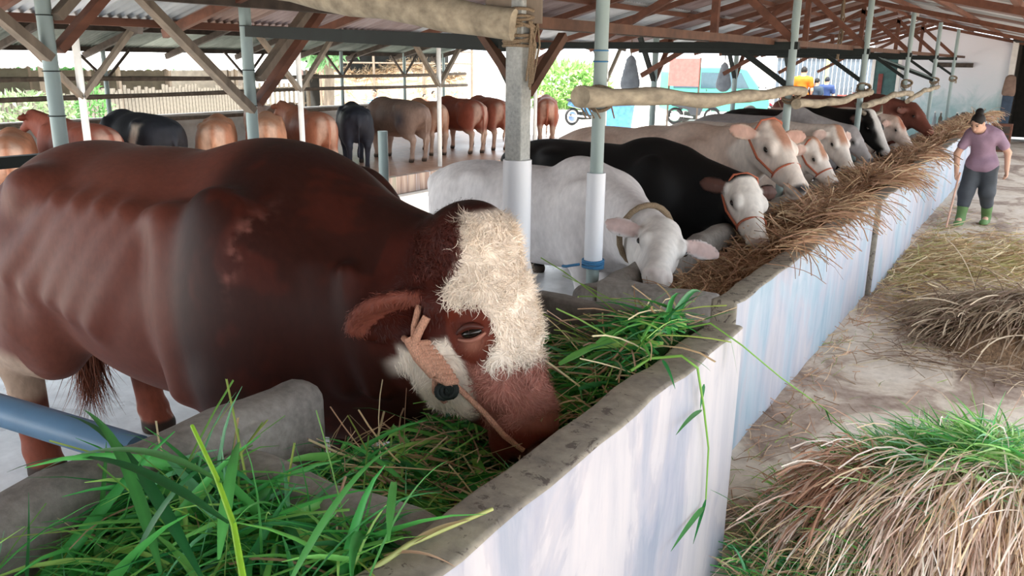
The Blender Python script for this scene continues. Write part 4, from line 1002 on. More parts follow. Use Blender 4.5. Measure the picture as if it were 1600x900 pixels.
def leaf_obj(label, a, b, wd, sag, cc):
    a, b = np.array(a), np.array(b); ax = b - a; m = 12; sd = np.cross(ax, (0, 0, 1.0)); sd /= np.linalg.norm(sd) + 1e-9; sd = sd * .8 + np.array((.35, .35, .2)); V = []
    tw = random.uniform(-.6, .6)
    for i in range(m + 1):
        t = i / m; c_ = ax * t + np.array((0, 0, sag * 4 * t * (1 - t))) + sd * .05 * math.sin(t * 3 + tw) * np.linalg.norm(ax) * .4; w_ = wd * min(1, t * 4 + .2) * (1 - t ** 2.6) + .0008; s2 = sd * math.cos(tw * t) + np.array((0, 0, 1.0)) * math.sin(tw * t)
        V += [c_ - s2 * w_ / 2, c_ + np.array((0, 0, -w_ * .22)), c_ + s2 * w_ / 2]
    Fc = [(i * 3 + k_, i * 3 + k_ + 1, i * 3 + k_ + 4, i * 3 + k_ + 3) for i in range(m) for k_ in (0, 1)]
    cols = np.tile(cc, (len(V), 1)); cols[1::3] *= 1.25
    o = link_mesh('grass_stalk', np_mesh('grass_stalk', V, Fc, MAT['grass'], True, np.clip(cols, 0, 1)), None, a); tag(o, label, 'grass blade', 'long blades standing out of the nearest grass'); return o
g1, g2, g3 = rgb('4f9a4e'), rgb('8cc05a'), rgb('2f7d43')
xo = -.855
blade_obj('long bent grass stalk hanging down the white front of the nearest trough',
          [U(985, 580, x=-1.03), U(1015, 560, x=-1.0), U(1065, 556, x=-.9), U(1090, 575, x=-.84), U(1100, 640, x=-.845), U(1107, 700, x=-.85), U(1103, 780, x=-.85)], .0055, g2,
          leaves=[(U(1096, 640, x=-.845), U(1056, 680, x=-.82), .02, .01, g1), (U(1101, 790, x=-.85), U(1048, 862, x=-.83), .022, .008, g1), (U(1103, 780, x=-.85), U(1083, 850, x=-.84), .012, 0, g3), (U(1110, 765, x=-.85), U(1158, 795, x=-.80), .012, .008, g1), (U(1100, 600, x=-.845), U(1094, 640, x=-.845), .012, 0, g3), (U(1035, 562, x=-.93), U(1055, 608, x=-.86), .014, .01, g3), (U(1070, 558, x=-.88), U(1110, 580, x=-.84), .008, .01, g1)])
blade_obj('thin grass stalk arching over the trough corner out above the aisle',
          [U(1060, 515, x=-1.05), U(1110, 505, x=-.95), U(1160, 540, x=-.82), U(1220, 590, x=-.72), U(1290, 640, x=-.62), U(1340, 690, x=-.55)], .0035, g2,
          leaves=[(U(1140, 525, x=-.86), U(1153, 592, x=-.82), .015, .01, g1), (U(1290, 640, x=-.62), U(1300, 665, x=-.62), .008, 0, g1), (U(1090, 505, x=-1.0), U(1150, 487, x=-.9), .01, .01, g1), (U(1100, 510, x=-1.0), U(1010, 545, x=-1.1), .03, .03, g3)])
blade_obj('pale split stalk resting across the rim of the nearest trough',
          [U(560, 905, z=1.02), U(640, 850, z=1.045), U(720, 816, z=1.05), U(770, 795, z=1.06)], .007, rgb('b9bf7c'),
          leaves=[(U(640, 850, z=1.045), U(735, 812, z=1.055), .018, .01, rgb('c9b08a')), (U(600, 868, z=1.03), U(712, 886, z=1.02), .012, .02, rgb('cfae93'))])
blade_obj('bright yellow-green stem standing up out of the grass at lower left',
          [U(380, 905, y=.75), U(365, 820, y=.80), U(338, 745, y=.84), U(300, 665, y=.88)], .006, rgb('9bcf3f'), leaves=[(U(365, 818, y=.8), U(430, 790, y=.83), .012, .02, g1)])
for i, (a, b, wd, sag, cc) in enumerate([((225, 770), (0, 742), .024, .04, g3), ((215, 745), (20, 765), .02, .05, g1), ((210, 800), (130, 640), .024, .03, g1), ((240, 800), (85, 650), .026, .04, g3), ((205, 790), (250, 690), .03, .03, g1),
                                          ((350, 800), (375, 690), .022, .02, g1), ((250, 830), (380, 720), .026, .05, g3), ((150, 830), (165, 690), .012, 0, g1), ((600, 860), (700, 720), .022, .02, g1), ((520, 880), (690, 770), .024, .03, g3), ((610, 800), (608, 770), .012, .02, g1), ((500, 840), (640, 690), .02, .03, g1)]):
    labs = ['lowest long blade pointing left over the trough edge', 'second blade pointing left beside the pipe', 'upright blade crossing the blue pipe', 'wide blade arching left over the trough wall', 'broad leaf rising beside the blue pipe', 'narrow leaf rising near the yellow-green stem', 'wide leaf arching right toward the trough wall', 'thin vertical blade left of the broad leaf', 'blade pointing up right over the divider', 'long blade lying up across the divider', 'short blade stub on the divider', 'slender blade leaning right by the divider']
    pa, pb = U(*a, y=.85 + .02 * (i % 5)), U(*b, y=.95 + .03 * (i % 4))
    pr = pa - (pb - pa) * .4 - Vector((0, 0, .03)); leaf_obj('green ' + labs[i], pr, pb, wd * .85, sag + .03, np.array(cc) * random.uniform(.75, 1.1))
# straw in the long troughs
def hS(x, y):
    near = float(sstep(7.6, 5.2, y))
    return float(.71 - .13 * near + .12 * sstep(-2.0, -1.5, x) * (0.55 + .45 * math.sin(y * 2.1)) - .13 * sstep(-1.55, -1.35, x) + .03 * math.sin(y * 9 + x * 6))
def straw_run(label, y0, y1, n, width, ln, seed):
    r = np.random.default_rng(seed); e = empty('straw_fodder', (-1.6, (y0 + y1) / 2, 0)); tag(e, label, 'straw', kind='stuff')
    mo = mound('straw_bed', lambda a, b: hS(a, b) - .04, -1.97, -1.29, y0, y1, 12, int((y1 - y0) * 9) + 4, MAT['straw_bed'], e); mo.location = -Vector(e.location); mo['kind'] = 'stuff'
    x = r.uniform(-1.96, -1.36, n); y = r.uniform(y0, y1, n); z = np.array([hS(a, b) for a, b in zip(x, y)]) + r.uniform(-.04, .05, n)
    a = r.uniform(0, 6.283, n); D = np.stack([np.cos(a) * np.where(x > -1.62, .38, 1), np.sin(a), r.normal(.1, .2, n)], 1); D /= np.linalg.norm(D, axis=1)[:, None]
    P0 = np.stack([x, y, z], 1) - D * ln * .4 * np.array([1, 1, .3]); P0[:, 0] = np.clip(P0[:, 0], -1.95, -1.42); P0[:, 1] = np.clip(P0[:, 1], y0, y1); P0 -= np.array(e.location)
    o = strands('stalks', P0, D, ln, width, pick(BROWNS, n, r), MAT['straw'], e, seg=4, droop=.5, curl=.7, seed=seed, taper=False); o['kind'] = 'stuff'
    keep_in(o, e.location, -1.96, -1.33, .875, y0, None)
    # strands hanging over the front wall in clumps
    m = n // 11; yc = np.repeat(r.uniform(y0 + .9, y1 - .2, max(1, m // 40)), 40)[:m]; m = len(yc)
    P1 = np.stack([r.uniform(-1.36, -1.22, m), yc + r.normal(0, .22, m), np.full(m, .89) + r.uniform(-.005, .05, m)], 1) - np.array(e.location)
    D1 = np.stack([r.uniform(.2, 1, m), r.normal(0, .7, m), r.uniform(-.05, .25, m)], 1)
    o = strands('hanging_stalks', P1, D1, ln * 1.1, width, pick(BROWNS, m, r), MAT['straw'], e, seg=5, droop=1.3, curl=.4, seed=seed + 1, taper=False); o['kind'] = 'stuff'; keep_in(o, e.location, -1.115, None, .868)
straw_run('brown straw filling the second trough in front of the white cow', 4.08, 7.74, 2600, .007, .34, 51)
straw_run('brown straw heaped in the trough before the cream cows', 7.78, 10.2, 2200, .0075, .36, 52)
straw_run('brown straw filling the farthest trough up to the end wall', 10.25, 24.3, 4200, .010, .34, 53)
# heaps on the aisle
def cone(x, y, cx, cy, rx, ry, h): return h * max(0, 1 - math.sqrt(((x - cx) / rx) ** 2 + ((y - cy) / ry) ** 2)) ** .75
e = empty('straw_sheaf', (-.05, 3.45, 0)); tag(e, 'big sheaf of pale straw topped with green grass, lower right corner', 'straw heap', kind='stuff')
bz = lambda x, y: cone(x, y, .05, 3.42, .72, .66, .52)
mo = mound('straw_bed', lambda a, b: bz(a, b) * .93 - .012, -.7, .8, 2.7, 4.15, 24, 24, MAT['straw_bed'], e); mo.location = -Vector(e.location); mo['kind'] = 'stuff'
n = 9000; r = np.random.default_rng(61)
x = r.normal(.12, .33, n); y = 3.62 + r.normal(0, .13, n) - .12 * np.abs(x); z = np.array([bz(a, b) for a, b in zip(x, y)]) + r.uniform(-.02, .05, n)
D = np.stack([r.normal(0, .42, n) + (x - .1) * .35, -np.ones(n) + r.normal(0, .3, n), r.normal(.0, .3, n)], 1)
o = strands('straw', np.stack([x, y, z], 1) - np.array(e.location), D, .62 * r.uniform(.6, 1.15, n), .0048, pick(PINKS, n, r), MAT['straw'], e, seg=7, droop=1.7, curl=.5, seed=61, taper=False); o['kind'] = 'stuff'
n = 480; x = r.normal(-.44, .05, n); y = 3.45 + r.normal(0, .08, n); z = np.array([bz(a, b) for a, b in zip(x, y)]) + r.uniform(.1, .2, n)
D = np.stack([-.35 + r.normal(0, .22, n), -.7 + r.normal(0, .3, n), r.normal(.0, .2, n)], 1)
o = strands('straw_tuft', np.stack([x, y, z], 1) - np.array(e.location), D, .34, .006, pick([rgb('c49a82'), rgb('ab836c'), rgb('d6b39c')], n, r), MAT['straw'], e, seg=6, droop=1.7, curl=.3, seed=62, taper=False); o['kind'] = 'stuff'
n = 3400; x = r.uniform(-.5, .65, n); y = 3.56 + r.normal(0, .16, n); z = np.array([bz(a, b) for a, b in zip(x, y)]) + r.uniform(.03, .11, n) + .06 * (x < .1)
sel = (x < .0) | (r.uniform(size=n) < .55)
x, y, z = x[sel], y[sel], z[sel]; n = len(x); a = r.uniform(0, 6.28, n); D = np.stack([np.cos(a), np.sin(a), r.normal(.25, .25, n)], 1)
o = strands('green_blades', np.stack([x, y, z], 1) - np.array(e.location), D, .22 * r.uniform(.6, 1.4, n), .012 * r.uniform(.4, 1.3, n), pick([rgb('7fc060'), rgb('a2d67a'), rgb('5aa858'), rgb('bde09a'), rgb('8fc99c')], n, r), MAT['grass'], e, seg=5, droop=.9, curl=.6, fold=True, seed=63); o['kind'] = 'stuff'
n = 1900; x = r.uniform(-.80, -.30, n); y = r.uniform(2.85, 3.75, n); z = np.array([bz(a_, b_) for a_, b_ in zip(x, y)]) + r.uniform(0, .08, n)
a = r.uniform(0, 6.28, n); D = np.stack([np.cos(a), np.sin(a), r.normal(.3, .25, n)], 1)
o = strands('green_fringe', np.stack([x, y, z], 1) - np.array(e.location), D, .20 * r.uniform(.6, 1.4, n), .010 * r.uniform(.4, 1.3, n), pick(GREENS + TANS, n, r), MAT['grass'], e, seg=5, droop=.9, curl=.6, fold=True, seed=64); o['kind'] = 'stuff'

e = empty('straw_sheaf', (.0, 7.0, 0)); tag(e, 'grey-brown straw heap lying on the aisle, right edge of the picture', 'straw heap', kind='stuff')
bz2 = lambda x, y: cone(x, y, .12, 7.15, .75, .85, .36)
mo = mound('straw_bed', lambda a, b: bz2(a, b) * .92 - .012, -.65, .9, 6.2, 8.1, 22, 24, MAT['straw_bed'], e); mo.location = -Vector(e.location); mo['kind'] = 'stuff'
n = 3600; x = r.uniform(-.5, .8, n); y = 7.3 + r.normal(0, .25, n); z = np.array([bz2(a, b) for a, b in zip(x, y)]) + r.uniform(-.02, .04, n)
D = np.stack([r.normal(-.35, .5, n), -np.ones(n) + r.normal(0, .5, n), r.normal(0, .2, n)], 1)
o = strands('straw', np.stack([x, y, z], 1) - np.array(e.location), D, .5 * r.uniform(.5, 1.2, n), .008, pick([rgb('9c8873'), rgb('b8a48c'), rgb('80695a'), rgb('c7b59c')], n, r), MAT['straw'], e, seg=6, droop=1.2, curl=.5, seed=65, taper=False); o['kind'] = 'stuff'
n = 900; x = r.uniform(-.72, .3, n); y = r.uniform(5.9, 8.2, n); a = r.uniform(0, 6.28, n); D = np.stack([np.cos(a), np.sin(a), r.normal(.03, .08, n)], 1)
o = strands('loose_straw', np.stack([x, y, np.full(n, .012) + r.uniform(0, .03, n)], 1) - np.array(e.location), D, .25, .006, pick([rgb('9c8873'), rgb('b8a48c'), rgb('80695a')], n, r), MAT['straw'], e, seg=4, droop=.1, curl=.5, seed=66, taper=False); o['kind'] = 'stuff'
# litter on the floor
e = empty('floor_litter', (-.6, 9.5, 0)); tag(e, 'loose straw and grass swept across the aisle before the sweeper', 'straw', kind='stuff')
n = 3000; x = r.uniform(-1.15, .2, n); y = 9.6 + r.normal(0, 1.0, n) + .3 * x; a = r.normal(0, .9, n); D = np.stack([np.cos(a), np.sin(a), r.normal(.05, .12, n)], 1)
o = strands('stalks', np.stack([x, y, .01 + r.uniform(0, .05, n) * np.exp(-((y - 9.2) / .8) ** 2)], 1) - np.array(e.location), D, .3, .009, pick([rgb('c9b088'), rgb('a9a06a'), rgb('b0916f'), rgb('d6c6a2')], n, r), MAT['straw'], e, seg=4, droop=.15, curl=.6, seed=67, taper=False); o['kind'] = 'stuff'
e = empty('floor_litter', (-.8, 5, 0)); tag(e, 'sparse straw wisps along the foot of the pale blue trough', 'straw', kind='stuff')
n = 900; y = r.uniform(3.2, 14, n); x = -1.14 + np.abs(r.normal(0, .16, n)) + (r.uniform(size=n) < .2) * r.uniform(0, 1.2, n); a = r.uniform(0, 6.28, n); D = np.stack([np.cos(a) * .4, np.sin(a), r.normal(.05, .08, n)], 1)
o = strands('stalks', np.stack([np.maximum(x, -1.12), y, np.full(n, .008) + r.uniform(0, .012, n)], 1) - np.array(e.location), D, .16, .005, pick(BROWNS + [rgb('8fa05a')], n, r), MAT['straw'], e, seg=3, droop=.05, curl=.8, seed=68, taper=False); o['kind'] = 'stuff'

sc_ = MB(); q0 = U(1488, 476, z=.01); sc_.add([q0 + Vector(v) for v in ((0, 0, 0), (.09, .03, .05), (.16, -.02, .01), (.07, -.06, .03), (.0, -.05, .0), (.2, .04, .03))], [(0, 1, 3, 4), (1, 5, 2, 3)])
tag(sc_.build('paper_scrap', MAT['white_paint']), 'small crumpled white scrap on the aisle above the right straw heap', 'scrap')
# ------------------------------------------------------------------ second barn
SH2 = [m_sheet('sheet_green_grey', rgb('5b6a64'), rgb('78877f')), m_sheet('sheet_dull_green', rgb('4d5b56'), rgb('687670')), m_sheet('sheet_translucent', rgb('9fb0a8'), rgb('b4c3bb'))]
SHM2 = [corr_mesh('roof_sheet', .80, 1.85, m) for m in SH2]
B2X, B2Z, B2S = -10.4, 3.1, .26
R2 = roof('barn_roof', 'dull green corrugated roof of the far barn', B2X, B2Z, B2S, -14.2, -7.6, 1.2, 18.2, SHM2, [.5, .4, .1], 9)
b2z = lambda x: B2Z - B2S * abs(x - B2X)
for x in (-8.6, -9.6, -10.4, -11.6, -12.8, -14.0):
    o = MB().beam((x, 1.2, b2z(x) - .06), (x, 18.2, b2z(x) - .06), .06, .08).build('purlin', MAT['wood_dark'], R2); o.location = -Vector(R2.location)
for y in np.arange(2.0, 18.2, 1.6):
    for xe in (-14.1, -7.7):
        o = MB().beam((B2X, y, B2Z - .14), (xe, y, b2z(xe) - .14), .06, .1).build('rafter', MAT['wood_dark'], R2); o.location = -Vector(R2.location)
wl = ['leftmost white post of the far barn with forked braces', 'second white post of the far barn', 'third white post of the far barn, before the hay store', 'fourth white post of the far barn, beside the concrete post', 'last white post of the far barn']
for i, y in enumerate((5.06, 8.12, 11.2, 14.3, 17.4)):
    p = empty('barn_post', (-8.62, y, .25)); tag(p, wl[i], 'post', 'white posts of the far barn')
    MB().tube([(0, 0, 0), (0, 0, 2.2)], .038, 12).build('shaft', MAT['white_paint'], p)
    for s_ in (-1, 1): MB().beam((0, 0, 1.32), (0, s_ * .72, 2.1), .075, .05).build('brace', MAT['wood_grey'], p)
bl = ['thin dark back post of the far barn at far left', 'thin dark back post behind the patched black bullock', 'thin back post left of the hay store', 'thin back post before the hay store', 'thin back post right of the hay store', 'thin back post of the far barn next to the bush']
for i, y in enumerate((5.5, 8.5, 11.5, 14.2, 16.4, 18.0)):
    p = empty('barn_post', (-13.7, y, .25)); tag(p, bl[i], 'post', 'thin back posts of the far barn')
    MB().tube([(0, 0, 0), (0, 0, 1.9)], .04, 8).build('shaft', MAT['pipe'], p)
    for s_ in (-1, 1): MB().beam((0, 0, 1.35), (0, s_ * .5, 1.85), .04, .04).build('brace', MAT['wood_dark'], p)
for i, (z, x) in enumerate(((1.35, -13.0), (1.62, -13.05), (.95, -13.0))):
    pts, rs = wiggly((x, 1.5, z), (x, 18.1, z + .02), .04, .035, 30, .015, 30 + i)
    tag(MB().tube(pts, rs, 8).build('feeding_rail', MAT['wood_grey']), ['bamboo rail running behind the far cattle at head height', 'upper bamboo rail behind the far cattle', 'lower bamboo rail behind the far cattle'][i], 'rail', 'bamboo rails of the far barn')
o = MB().box((-14.0, 9.5, .6), (.15, 16, .7)).build('manger_wall', m_plain('manger_white', rgb('cfcac3'), .7, .2, 3)); tag(o, 'low pale manger wall at the back of the far barn', None, kind='structure')

# ------------------------------------------------------------------ end wall and what stands by it
def m_endwall():
    m, nt, b = new_mat('end_wall_peeling'); co = objco(nt)
    f = noise(nt, co, 1.6, 8, .65, dist=.6); sp = N(nt, 'ShaderNodeSeparateXYZ'); L(nt, co, sp.inputs[0])
    ad = N(nt, 'ShaderNodeMath', operation='MULTIPLY_ADD'); L(nt, f, ad.inputs[0]); ad.inputs[1].default_value = 2.0; L(nt, sp.outputs['Z'], ad.inputs[2])
    dv = N(nt, 'ShaderNodeMath', operation='DIVIDE'); L(nt, ad.outputs[0], dv.inputs[0]); dv.inputs[1].default_value = 5
    c = ramp(nt, dv.outputs[0], [(.34, rgb('a3c2c4')), (.41, rgb('c6d6d8')), (.46, rgb('e2e6ea')), (.7, rgb('ece9ee'))])
    L(nt, c, b.inputs['Base Color']); b.inputs['Roughness'].default_value = .8; bump(nt, b, f, .3); return m
w_ = MB().prism([(-4.68, 0), (-1.15, 0), (-1.15, 2.70), (-3.0, 3.1), (-4.68, 2.65)], 'y', 27.0, 27.2).build('wall_end', m_endwall()); tag(w_, 'white gable end wall with peeling teal dado', None, kind='structure')
w_ = MB().box((-1.1, 26.98, 1.34), (.14, .3, 2.68)).build('trim_1', MAT['white_paint']); tag(w_, 'white corner pier of the end wall', None, kind='structure')
t = empty('door_1', (-4.28, 26.98, 0)); tag(t, 'dark teal doorway in the end wall', None, kind='structure')
MB().box((0, -.02, 1.1), (.62, .05, 2.2)).build('door_leaf', m_plain('door_teal', rgb('41605e'), .5, .2), t)
for s_ in (-1, 1): MB().box((s_ * .35, -.03, 1.12), (.09, .1, 2.26)).build('door_frame', MAT['white_paint'], t)
MB().box((0, -.03, 2.28), (.79, .1, .09)).build('door_frame', MAT['white_paint'], t)
MB().box((-.12, -.06, 1.1), (.12, .06, 1.3)).build('curtain', m_plain('curtain_red', rgb('7a3f3a'), .8), t)
w_ = MB().box((-2.0, 26.3, .2), (1.7, 1.3, .4)).build('ledge', MAT['white_paint']); tag(w_, 'low white ledge in front of the end wall', None, kind='structure')
tag(MB().box((-2.55, 26.95, 2.02), (1.0, .08, .12)).build('wall_bracket', MAT['wood_dark']), 'dark board fixed high on the end wall', 'board')
for i, (x, c_) in enumerate(((-2.75, '8a8f93'), (-2.6, '5a4a3c'), (-2.2, '3d2f2a'), (-2.45, 'c9ccc8'))):
    b = empty('bottle', (x, 26.2, .4)); tag(b, ['grey bottle leftmost on the ledge by the end wall', 'brown bottle second on the ledge', 'dark brown bottle nearest the woman on the ledge', 'clear bottle among the others on the ledge'][i], 'bottle', 'bottles on the ledge')
    mt = m_plain('bottle_glass_%d' % i, rgb(c_), .15, .1)
    MB().tube([(0, 0, 0), (0, 0, .2), (0, 0, .26), (0, 0, .34)], [.05, .05, .022, .02], 10).build('glass', mt, b); MB().tube([(0, 0, .335), (0, 0, .37)], .024, 8).build('cap', MAT['white_paint'], b)
# dark shed beyond, seen past the corner
sh = empty('storage_bay', (.5, 26.2, 0)); tag(sh, 'dark open storage bay beside the end wall, right edge', None, kind='structure')
dk = m_plain('bay_dark', rgb('2b2722'), .9, .3)
for c_, s_ in (((0, 2.6, 1.5), (3.0, .1, 3.0)), ((1.5, .6, 1.5), (.1, 4.0, 3.0)), ((-.1, .7, 2.66), (3.0, 4.0, .08)), ((-1.5, 1.8, 1.5), (.1, 1.6, 3.0))):
    MB().box(c_, s_).build('bay_panel', dk, sh)
jk = empty('hanging_jacket', (-1.04, 25.6, 1.1)); tag(jk, 'brown jacket hanging over dark trousers at the corner of the end wall', 'clothes')
def cloth(pts, th, name, mt, par):
    Pm = [cap(a, b, ra, rb, .05, s=(1, th, 1)) for a, b, ra, rb in pts]; V, Fc = sdf_body(Pm, .02); return link_mesh(name, np_mesh(name, V, Fc, mt), par)
cloth([((0, 0, .62), (0, 0, .28), .07, .11), ((.07, 0, .6), (.11, 0, .2), .045, .04), ((-.07, 0, .6), (-.11, 0, .22), .045, .04)], .4, 'jacket', m_plain('jacket_brown', rgb('7d675b'), .9), jk)
cloth([((-.05, .05, .2), (-.06, .05, -.55), .08, .06), ((.06, .05, .2), (.05, .05, -.6), .08, .06)], .5, 'trousers', m_plain('trousers_blue', rgb('3d4a5a'), .9), jk)
dr = empty('drawer_crate', (-1.0, 23.6, 0)); tag(dr, 'stack of small brown wooden drawers behind the woman', 'crate')
MB().box((0, 0, .33), (.5, .4, .66)).build('frame', MAT['wood_red'], dr)
for q in range(3): MB().box((-.0, -.21, .13 + q * .2), (.42, .03, .16)).build('drawer', MAT['wood_dark'], dr)
lp = empty('barn_lamp', (-2.9, 21.0, 2.95)); tag(lp, 'small white jar-shaped lamp hanging at the roof ridge', 'lamp')
MB().tube([(0, 0, .22), (0, 0, .3)], .03, 8).build('holder', MAT['steel_dark'], lp); MB().tube([(0, 0, 0), (0, 0, .03), (0, 0, .17), (0, 0, .22)], [.07, .1, .1, .06], 12).build('globe', MAT['white_paint'], lp)
bs = empty('metal_hood', (-2.78, 19.7, 1.95)); tag(bs, 'slanting grey metal hood fixed between posts by the end wall', 'hood')
MB().box((0, 0, 0), (1.2, .3, .05), M=Matrix.Rotation(.35, 3, 'Y')).build('panel', MAT['pipe'], bs); MB().beam((-.6, -.16, .2), (.6, -.16, -.24), .05).build('rim', MAT['steel_dark'], bs)
hr = MB(); hp = U(1316, 40, x=-2.9)
for q in range(4): hr.tube([hp + Vector((random.uniform(-.04, .04), random.uniform(-.04, .04), .5 - .2 * j)) for j in range(6)], .012, 5)
hr.torus(hp, .05, .02, None, 10, 6); tag(hr.build('hanging_rope', MAT['rope_tan']), 'frayed rope bundle hanging from the roof beside a truss', 'rope')

# ------------------------------------------------------------------ people
def person(name, label, loc, yaw, J, shirt, trousers, boots, hair='17120f', group=None, h=.0115, S=1.0, bun=False, boot_mat=True, skin='c49c86', cap_=None, apron=None):
    """J: joints in local metres (facing +X, left +Y)"""
    J = {k_: np.array(v, float) for k_, v in J.items()}
    root = empty(name, loc, yaw); tag(root, label, 'person', group); root.scale = (S, S, S)
    sk = C(skin)
    hc = J['head']; fd = J['face'] / np.linalg.norm(J['face']); f_, up_, sd_ = frame(fd, J.get('hup', (0, 0, 1.0))); Rf = np.array([f_, sd_, up_])
    Hd = lambda a, b, c_: hc + f_ * a + up_ * b + sd_ * c_
    B = [ell(hc, (.093, .074, .112), .02, Rf), ell(Hd(.03, -.065, 0), (.06, .052, .05), .03, Rf), cap(Hd(.085, .0, 0), Hd(.102, -.03, 0), .010, .014, .012), ell(Hd(.088, -.062, 0), (.014, .026, .012), .012, Rf),
         cap(J['neck'], Hd(-.02, -.07, 0), .058, .05, .03), cap(J['chest'] + (0, .08, .06), J['chest'] + (0, -.08, .06), .085, .085, .05, s=(.85, 1, 1)), cap(J['chest'], J['hip'], .095, .095, .05, s=(.8, 1.05, 1))]
    for q in (1, -1): B += [ell(Hd(.0, -.005, q * .075), (.022, .012, .032), .01, Rf), sub(ell(Hd(.095, .012, q * .032), (.016, .018, .011), .01, Rf))]
    for q, s_ in (('r', -1), ('l', 1)):
        B += [cap(J['sh' + q], J['el' + q], .052, .041, .03), cap(J['el' + q], J['wr' + q], .040, .027, .02)]
        hip = J['hip'] + np.array([0, s_ * .085, -.04]); B += [cap(hip, J['kn' + q], .092, .062, .04), cap(J['kn' + q], J['an' + q], .060, .040, .03), cap(J['an' + q], J['an' + q] + np.array([.13, 0, -.05]), .04, .032, .02)]
        hd_ = J['wr' + q] - J['el' + q]; e, n_, w_ = frame(hd_, np.array([0.3, -s_, 0.2])); pm = J['wr' + q] + e * .045
        B += [ell(pm, (.05, .02, .036), .015, np.array([e, n_, w_]))]
        cl = J.get('curl', .35)
        for fi, (off, ln_) in enumerate(((.027, .062), (.009, .072), (-.009, .068), (-.026, .052))):
            b0 = pm + e * .04 + w_ * off; b1 = b0 + (e * (1 - cl) + n_ * cl) * ln_ * .5; b2 = b1 + (e * (1 - 2.2 * cl) + n_ * 1.6 * cl) * ln_ * .5
            B += [cap(b0, b1, .0095, .009, .004), cap(b1, b2, .009, .008, .004)]
        B += [cap(pm - e * .01 + w_ * .03, pm + e * .03 + w_ * .052 + n_ * .015, .011, .009, .006)]
    V, Fc = sdf_body(B, h)
    c_ = np.tile(sk, (len(V), 1)); rel = V - hc; a_, b_, s_ = rel @ f_, rel @ up_, rel @ sd_
    lips = np.exp(-((b_ + .062) / .009) ** 2 - (s_ / .024) ** 2) * (a_ > .06); c_ = cmix(c_, rgb('8a4a42'), lips * .8)
    brow = np.exp(-((b_ - .034) / .008) ** 2) * (np.abs(np.abs(s_) - .034) < .02) * (a_ > .05); c_ = cmix(c_, rgb('2a1c16'), brow * .8)
    link_mesh('body', np_mesh('body', V, Fc, MAT['skin'], True, c_), root)
    for q in (1, -1): MB().ell(Vector(Hd(.078, .012, q * .032)), (.012, .012, .008), None, 8, 6).build('eye', MAT['eye'], root)
    def piece(nm, Pm, col, var=None, hh=None):
        V, Fc = sdf_body(Pm, hh or h); cc = np.tile(C(col), (len(V), 1)); nz = fnoise(V, 18, 4)
        cc = cc * (1 + .10 * nz[:, None])
        if var is not None: cc = var(V, cc)
        V = V + (fnoise(V, 26, 8, 2) * .006)[:, None] * np.array([1, 1, .2]); return link_mesh(nm, np_mesh(nm, V, Fc, MAT['skin'], True, np.clip(cc, 0, 1)), root)
    T = [cap(J['chest'] + (0, .08, .06), J['chest'] + (0, -.08, .06), .115, .115, .05, s=(.88, 1, 1)), cap(J['chest'], J['hip'] + (0, 0, .10), .132, .135, .05, s=(.85, 1.05, 1)), cap(J['hip'] + (0, .055, -.02), J['hip'] + (0, -.055, -.02), .142, .142, .05), cap(J['neck'] - (0, 0, .03), J['chest'] + (0, 0, .1), .06, .1, .04)]
    for q in ('r', 'l'): T.append(cap(J['sh' + q], J['sh' + q] * .4 + J['el' + q] * .6, .060, .062, .04))
    T.append(sub(cap(J['neck'] + (.07, 0, .005), Hd(-.0, -.09, 0), .062, .075, .01))); T.append(sub(ell(J['hip'] + (0, 0, -.30), (.5, .5, .20), .012)))
    piece('shirt', T, shirt[0], shirt[1] if len(shirt) > 1 else None)
    G = [cap(J['hip'] + (0, .05, -.01), J['hip'] + (0, -.05, -.01), .128, .128, .05, s=(.85, 1, .8))]
    for q, s_ in (('r', -1), ('l', 1)):
        hip = J['hip'] + np.array([0, s_ * .085, -.06]); kb = J['kn' + q] * .55 + J['an' + q] * .45 if boot_mat else J['an' + q]
        G += [cap(hip, J['kn' + q], .112, .095, .05), cap(J['kn' + q], kb, .092, .080, .04)]
    piece('trousers', G, trousers)
    for q in ('r', 'l'):
        a = J['an' + q]
        if boot_mat: F = [cap(J['kn' + q] * .62 + a * .38, a, .074, .055, .02), cap(a, a + np.array([.03, 0, -.02]), .055, .052, .02), cap(a + np.array([.0, 0, -.045]), a + np.array([.15, 0, -.055]), .045, .044, .02, s=(1, 1.05, .85)), cap(a + np.array([-.03, 0, -.07]), a + np.array([.16, 0, -.07]), .042, .046, .008, s=(1, 1.05, .5))]
        else: F = [cap(a + np.array([-.01, 0, -.04]), a + np.array([.15, 0, -.055]), .045, .04, .02)]
        piece('boot', F, boots, hh=h)
    Hr = [ell(Hd(-.012, .018, 0), (.092, .080, .106), .015, Rf), sub(ell(Hd(.095, -.045, 0), (.075, .072, .100), .012, Rf)), sub(ell(Hd(.02, -.14, 0), (.13, .12, .09), .015, Rf))]
    if bun: Hr += [ell(Hd(-.075, .115, 0), (.05, .048, .045), .012, Rf)]
    piece('hair', Hr, cap_ or hair)
    return root
WJ = dict(hip=(0, 0, .80), chest=(.10, -.02, 1.10), neck=(.17, -.04, 1.235), head=(.25, -.075, 1.315), face=(.80, -.22, -.62), hup=(.55, -.1, .83), shr=(.12, -.165, 1.17), elr=(.17, -.27, .91), wrr=(.27, -.225, .68),
          shl=(.09, .15, 1.17), ell=(.0, .27, .95), wrl=(.07, .30, .74), knr=(.10, -.11, .43), anr=(.15, -.12, .09), knl=(.0, .11, .44), anl=(-.19, .12, .09), curl=.42)
def tee(V, c): return c
person('person', 'person in mauve t-shirt, dark trousers and green rubber boots sweeping the aisle', (-.66, 12.25, 0), -math.pi / 2 - .12, WJ, ('8d7486',), '3f444a', '5d7c4c', bun=True, h=.0095)
st = [Vector((-.87, 11.97, .69)), Vector((-.885, 11.93, .55)), Vector((-.915, 11.72, .012))]
